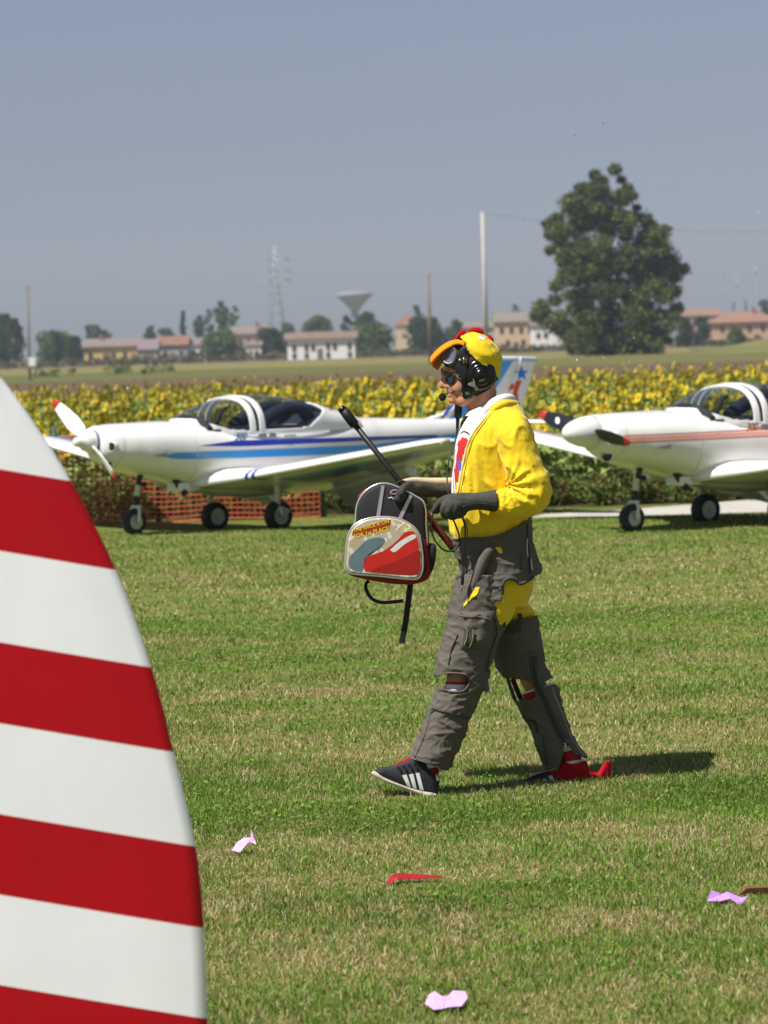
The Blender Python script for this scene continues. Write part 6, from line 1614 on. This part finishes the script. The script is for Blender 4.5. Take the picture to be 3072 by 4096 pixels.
def art_mat():
    m = bpy.data.materials.new('pocket_print'); m.use_nodes = True; nt = m.node_tree; b = nt.nodes['Principled BSDF']; b.inputs['Roughness'].default_value = .3; b.inputs['Coat Weight'].default_value = .3
    tc = nt.nodes.new('ShaderNodeTexCoord'); vo = nt.nodes.new('ShaderNodeTexVoronoi'); vo.inputs['Scale'].default_value = 42; nt.links.new(tc.outputs['Object'], vo.inputs['Vector'])
    cr = nt.nodes.new('ShaderNodeValToRGB'); cr.color_ramp.elements[0].position = .30; cr.color_ramp.elements[0].color = lin('#efe3c4'); cr.color_ramp.elements[1].position = .42; cr.color_ramp.elements[1].color = lin('#b08a4a'); nt.links.new(vo.outputs['Distance'], cr.inputs[0])
    n = nt.nodes.new('ShaderNodeTexNoise'); n.inputs['Scale'].default_value = 9; nt.links.new(tc.outputs['Object'], n.inputs['Vector'])
    mx = nt.nodes.new('ShaderNodeMix'); mx.data_type = 'RGBA'; nt.links.new(n.outputs['Fac'], mx.inputs[0]); nt.links.new(cr.outputs[0], mx.inputs[6]); mx.inputs[7].default_value = lin('#c4c6c2'); nt.links.new(mx.outputs[2], b.inputs['Base Color'])
    return m
art = shift(pillow('printed_panel', po, [(.012, -.088), (.03, -.095), (.07, -.0965)], art_mat(), pack, 4, cap=False))
bm = bmesh.new()
pts_ = catmull(po + [po[0]], 4)[:-1]; cxp = sum(p[0] for p in pts_) / len(pts_); cyp = sum(p[1] for p in pts_) / len(pts_)
bm.faces.new([bm.verts.new(PL(p[0] + (cxp - p[0]) * .07, p[1] + (cyp - p[1]) * .07, -.0965) - pk_off) for p in pts_]); bm_obj('printed_panel', bm, art.data.materials[0], pack)
def flat_art(name, pts, lvl, colr, n=4):
    pp = catmull(pts + [pts[0]], n)[:-1] if n > 1 else pts
    pp = [p for p in pp]
    bm = bmesh.new(); vs = [bm.verts.new(PL(p[0], p[1], -.0965 - .0006 * lvl) - pk_off) for p in pp]; f = bm.faces.new(vs); bmesh.ops.triangulate(bm, faces=[f])
    return bm_obj(name, bm, mat('print_' + name + colr, colr, .3, coat=.3, vary=.12, vscale=18), pack, recalc=False)
flat_art('red_wave', [(1460, 2285), (1455, 2250), (1475, 2225), (1530, 2205), (1580, 2170), (1620, 2130), (1655, 2128), (1672, 2165), (1680, 2230), (1682, 2280), (1660, 2300), (1560, 2296)], 1, '#c2201c')
flat_art('dark_red_wave', [(1480, 2288), (1530, 2262), (1600, 2240), (1674, 2200), (1680, 2240), (1676, 2285), (1655, 2299), (1560, 2295)], 2, '#9c1618')
flat_art('pale_wave', [(1560, 2200), (1600, 2165), (1650, 2138), (1664, 2150), (1620, 2176), (1580, 2208)], 2, '#dcd8d4')
flat_art('grey_wave', [(1395, 2262), (1398, 2230), (1430, 2195), (1470, 2160), (1520, 2150), (1540, 2165), (1510, 2200), (1460, 2230), (1450, 2285), (1410, 2278)], 1, '#64767e')
flat_art('red_banner', [(1409, 2143), (1412, 2122), (1555, 2078), (1562, 2080), (1560, 2112), (1470, 2138)], 1, '#a03a1c', 1)
def art_text(txt, cx_, cy_, size, ang, colr, lvl, nm, bold=.0):
    bm = text_bm(txt, 1.0, 0.15, bold); ca, sa = math.cos(ang), math.sin(ang)
    for v in bm.verts:
        u, w_ = v.co.x * size, v.co.y * size
        v.co = PL(cx_ + u * ca + w_ * sa, cy_ + u * sa * 1 - w_ * ca, -.0965 - .0006 * lvl) - pk_off
    return bm_obj(nm, bm, mat(nm + '_yellow', colr, .35), pack, recalc=False)
for k in range(5):
    a_ = -.9 + k * .22; x0_, y0_ = 1560 + k * 6, 2150 - k * 4
    flat_art('ray', [(x0_ + 30 * math.cos(a_), y0_ + 30 * math.sin(a_)), (x0_ + (92 - 7 * k) * math.cos(a_ - .05), y0_ + (78 - 4 * k) * math.sin(a_ - .05)), (x0_ + (92 - 7 * k) * math.cos(a_ + .05), y0_ + (78 - 4 * k) * math.sin(a_ + .05))], .5, '#e8d23a' if k % 2 else '#f1eee0', 1)
art_text('THE RACE IS ON', 1484, 2104, 20, -.27, '#f2d21c', 3, 'lettering', .014)
art_text('FOR 1st PLACE!', 1486, 2130, 22, -.24, '#f2d21c', 3, 'lettering', .014)
def ptube(name, pts, r_, m, closed=False, flat=None, n=5, seg=8):
    q = [PL(*p) - pk_off for p in pts]
    if closed: q = q + [q[0]]
    bm = bmesh.new(); bm_tube(bm, smooth_path(q, n), r_, seg, cap=not closed, flat=flat); return bm_obj(name, bm, m, pack)
ptube('piping', [(p[0], p[1], -.090) for p in po], .0042, silver, True)
ptube('piping', [(p[0], p[1], -.040) for p in bo[2:18]], .0042, silver)
def band(name, a, b, wid, wv, m):
    q = []
    (x0, y0), (x1, y1) = a, b; L_ = math.hypot(x1 - x0, y1 - y0); nx, ny = -(y1 - y0) / L_ * wid / 2, (x1 - x0) / L_ * wid / 2
    bm = bmesh.new(); poly_solid(bm, [PL(x0 + nx, y0 + ny, wv) - pk_off, PL(x1 + nx * 1.2, y1 + ny * 1.2, wv) - pk_off, PL(x1 - nx * 1.2, y1 - ny * 1.2, wv) - pk_off, PL(x0 - nx, y0 - ny, wv) - pk_off], (0, .006, 0)); return bm_obj(name, bm, m, pack)
band('silver_band', (1532, 1942), (1512, 2070), 13, -.0555, silver)
band('silver_band', (1644, 1982), (1598, 2078), 13, -.0555, silver)
bm = text_bm('C', 1.0, 0.2, .05)
for v in bm.verts: v.co = PL(1570 + v.co.x * 34, 1969 - v.co.y * 26, -.0545) - pk_off
bm_obj('emblem', bm, mat('emblem_white', '#d8cfd0', .4), pack, recalc=False)
bm = text_bm('C', 1.0, 0.2, .0)
for v in bm.verts: v.co = PL(1570 + v.co.x * 32, 1969 - v.co.y * 24, -.0558) - pk_off
bm_obj('emblem', bm, mat('emblem_red', '#a62b30', .4), pack, recalc=False)
ptube('script_line', [(1553, 1990, -.054), (1560, 1993, -.054), (1566, 1989, -.054), (1573, 1996, -.054), (1582, 1993, -.054), (1596, 1999, -.054), (1607, 2000, -.054)], .0018, WHT)
def ribbon(name, pts, wid, m):
    q = [PL(*p) - pk_off for p in pts]; q = smooth_path(q, 6); bm = bmesh.new(); rows = []
    for i, p in enumerate(q):
        t_ = (q[min(i + 1, len(q) - 1)] - q[max(i - 1, 0)]).normalized(); sd_ = t_.cross(Vector((0, 1, 0))).normalized() * wid / 2 + Vector((0, wid * .12, 0)); th_ = Vector((0, .0014, 0))
        rows.append([bm.verts.new(p - sd_ - th_), bm.verts.new(p + sd_ - th_), bm.verts.new(p + sd_ + th_), bm.verts.new(p - sd_ + th_)])
    for a, b in zip(rows, rows[1:]):
        for k in range(4): bm.faces.new((a[k], a[(k + 1) % 4], b[(k + 1) % 4], b[k]))
    bm.faces.new(rows[0][::-1]); bm.faces.new(rows[-1]); return bm_obj(name, bm, m, pack)
ribbon('strap', [(1476, 2322, .02), (1464, 2336, .02), (1464, 2354, .01), (1474, 2378, .0), (1495, 2400, -.01), (1530, 2410, -.015), (1570, 2408, -.015), (1614, 2403, -.02)], .014, pblack)
ribbon('strap', [(1642, 2330, .03), (1634, 2400, .02), (1622, 2490, .01), (1607, 2574, .0)], .024, pblack)
sidep = shift(pillow('side_pocket', [(1708, 2180), (1722, 2172), (1742, 2180), (1745, 2210), (1738, 2260), (1722, 2296), (1706, 2290)], lay(.01, .045), pblack, pack, 4))
ptube('piping', [(1742, 2178, -.005), (1736, 2200, -.02), (1727, 2250, -.025), (1712, 2292, -.02)], .003, silver)
ptube('zip', [(1706, 2060, -.01), (1708, 2110, -.01), (1712, 2180, -.01)], .006, mat('zip_check', '#77757a', .5, col2='#1a1a1c', c2scale=120))
red_side = shift(pillow('shoulder_strap', [(1432, 1984), (1448, 1968), (1466, 1952), (1474, 1960), (1462, 1984), (1442, 2004), (1434, 2002)], lay(.085, .02), pred, pack, 3))
ptube('carry_handle', [(1580, 1950, .05), (1592, 1928, .05), (1620, 1926, .05), (1648, 1950, .05), (1655, 1985, .05)], .010, pblack, flat=.4)

# ------------------------------------------------------------------ paper scraps and small things on the grass
def scrap(name, label, cat, cx_, cy_, pts, colr, z0=.03, mm=None):
    """folded scrap: pts are (dx, dy up, depth) in photograph pixels / metres around its place on the ground"""
    g = G(cx_, cy_, 0.0); k = g.y / FPX
    bm = bmesh.new(); vs = [bm.verts.new((p[0] * k, p[2], p[1] * k)) for p in pts]
    return g, k, bm, vs
paper_p = mat('paper_pink', '#d6a8d8', .7, vary=.08, vscale=20); paper_v = mat('paper_violet', '#b98ad0', .7, vary=.08, vscale=20)
def folded(name, label, cat, cx_, cy_, pts, faces, m):
    g, k, bm, vs = scrap(name, label, cat, cx_, cy_, pts, None)
    for f in faces: bm.faces.new([vs[i] for i in f])
    o_ = bm_obj(name, bm, m); o_.location = (g.x, g.y, 0.014)
    md_ = o_.modifiers.new('t', 'SOLIDIFY'); md_.thickness = .0012; bake(o_)
    tag(o_, label, cat)
folded('paper_scrap', 'pale pink crumpled paper scrap with one corner sticking up', 'paper scrap', 978, 3420, [(-50, 4, 0), (-30, 30, .03), (0, 50, .02), (14, 34, -.02), (-14, 4, -.05), (30, 34, .0), (52, 30, -.03), (44, 42, .0), (30, 86, .01), (26, 50, .02)], [(0, 1, 2, 3, 4), (3, 2, 9, 5), (5, 9, 8, 7), (5, 7, 6)], paper_p)
folded('paper_scrap', 'violet paper scrap folded into two rounded humps', 'paper scrap', 1785, 4040, [(-85, 6, 0), (-70, 36, .02), (-45, 52, .02), (-15, 36, .0), (-12, 2, -.05), (-50, 2, -.06), (10, 34, .01), (30, 48, .03), (80, 44, .03), (88, 26, 0), (60, 6, -.04), (10, 8, -.05)], [(0, 1, 2, 5), (2, 3, 4, 5), (4, 3, 6, 11), (6, 7, 10, 11), (7, 8, 9, 10)], paper_p)
folded('paper_scrap', 'violet twisted ribbon of paper lying near the brown slat', 'paper scrap', 2905, 3620, [(-78, 0, 0), (-55, 40, .02), (-15, 22, .02), (-30, 4, -.03), (10, 30, .02), (15, 12, -.02), (60, 10, .0), (40, -6, -.04), (88, 14, .0), (45, -20, -.05)], [(0, 1, 2, 3), (3, 2, 4, 5), (5, 4, 6, 7), (7, 6, 8, 9)], paper_v)
redp = mat('red_strip_plastic', '#98141f', .6)
folded('red_strip', 'thin bent red plastic strip lying in the grass', 'strip', 1655, 3532, [(-110, -6, -.02), (-92, 18, .0), (-60, 22, .02), (0, 16, .02), (112, 8, .01), (112, 4, -.01), (0, 4, -.02), (-62, 8, -.03), (-90, -4, -.04), (-106, -14, -.05)], [(0, 1, 8, 9), (1, 2, 7, 8), (2, 3, 6, 7), (3, 4, 5, 6)], redp)
g = G(3072, 3578); bm = bmesh.new(); L_ = .45
poly_solid(bm, [(-.10, -.012, .0), (-.07, -.02, .026), (L_, -.02, .034), (L_, -.02, .002)], (0, .04, 0)); sl_ = bm_obj('brown_slat', bm, mat('slat_brown', '#7a4f35', .8, vary=.15, vscale=15)); sl_.location = (g.x, g.y, 0)
tag(sl_, 'brown wooden slat lying on the lawn with a pointed end', 'slat')
# confetti flecks drifting in the air
r = np.random.default_rng(77); n = 420
V = []; T = []
for k in range(n):
    if k < 300: sx = r.normal(2330, 330); sy = r.normal(1500, 620)
    else: sx = r.uniform(0, 3072); sy = r.uniform(50, 2300)
    D = r.uniform(9, 22); q = P(sx, sy, D)
    if q.z < .15: continue
    s = r.uniform(.0016, .0034); u = Vector(r.normal(size=3)).normalized() * s; w_ = u.cross(Vector(r.normal(size=3))).normalized() * s
    V += [tuple(q - u), tuple(q + w_), tuple(q + u), tuple(q - w_)]
    c_ = (.75, .74, .70) if r.random() < .45 else (.12, .10, .09)
    T += [c_] * 4
o = mesh_np('confetti', V, np.arange(len(V)), np.full(len(V) // 4, 4), gm, tone=np.array(T))
tag(o, 'tiny flecks of confetti drifting in the air', 'confetti', kind='stuff')
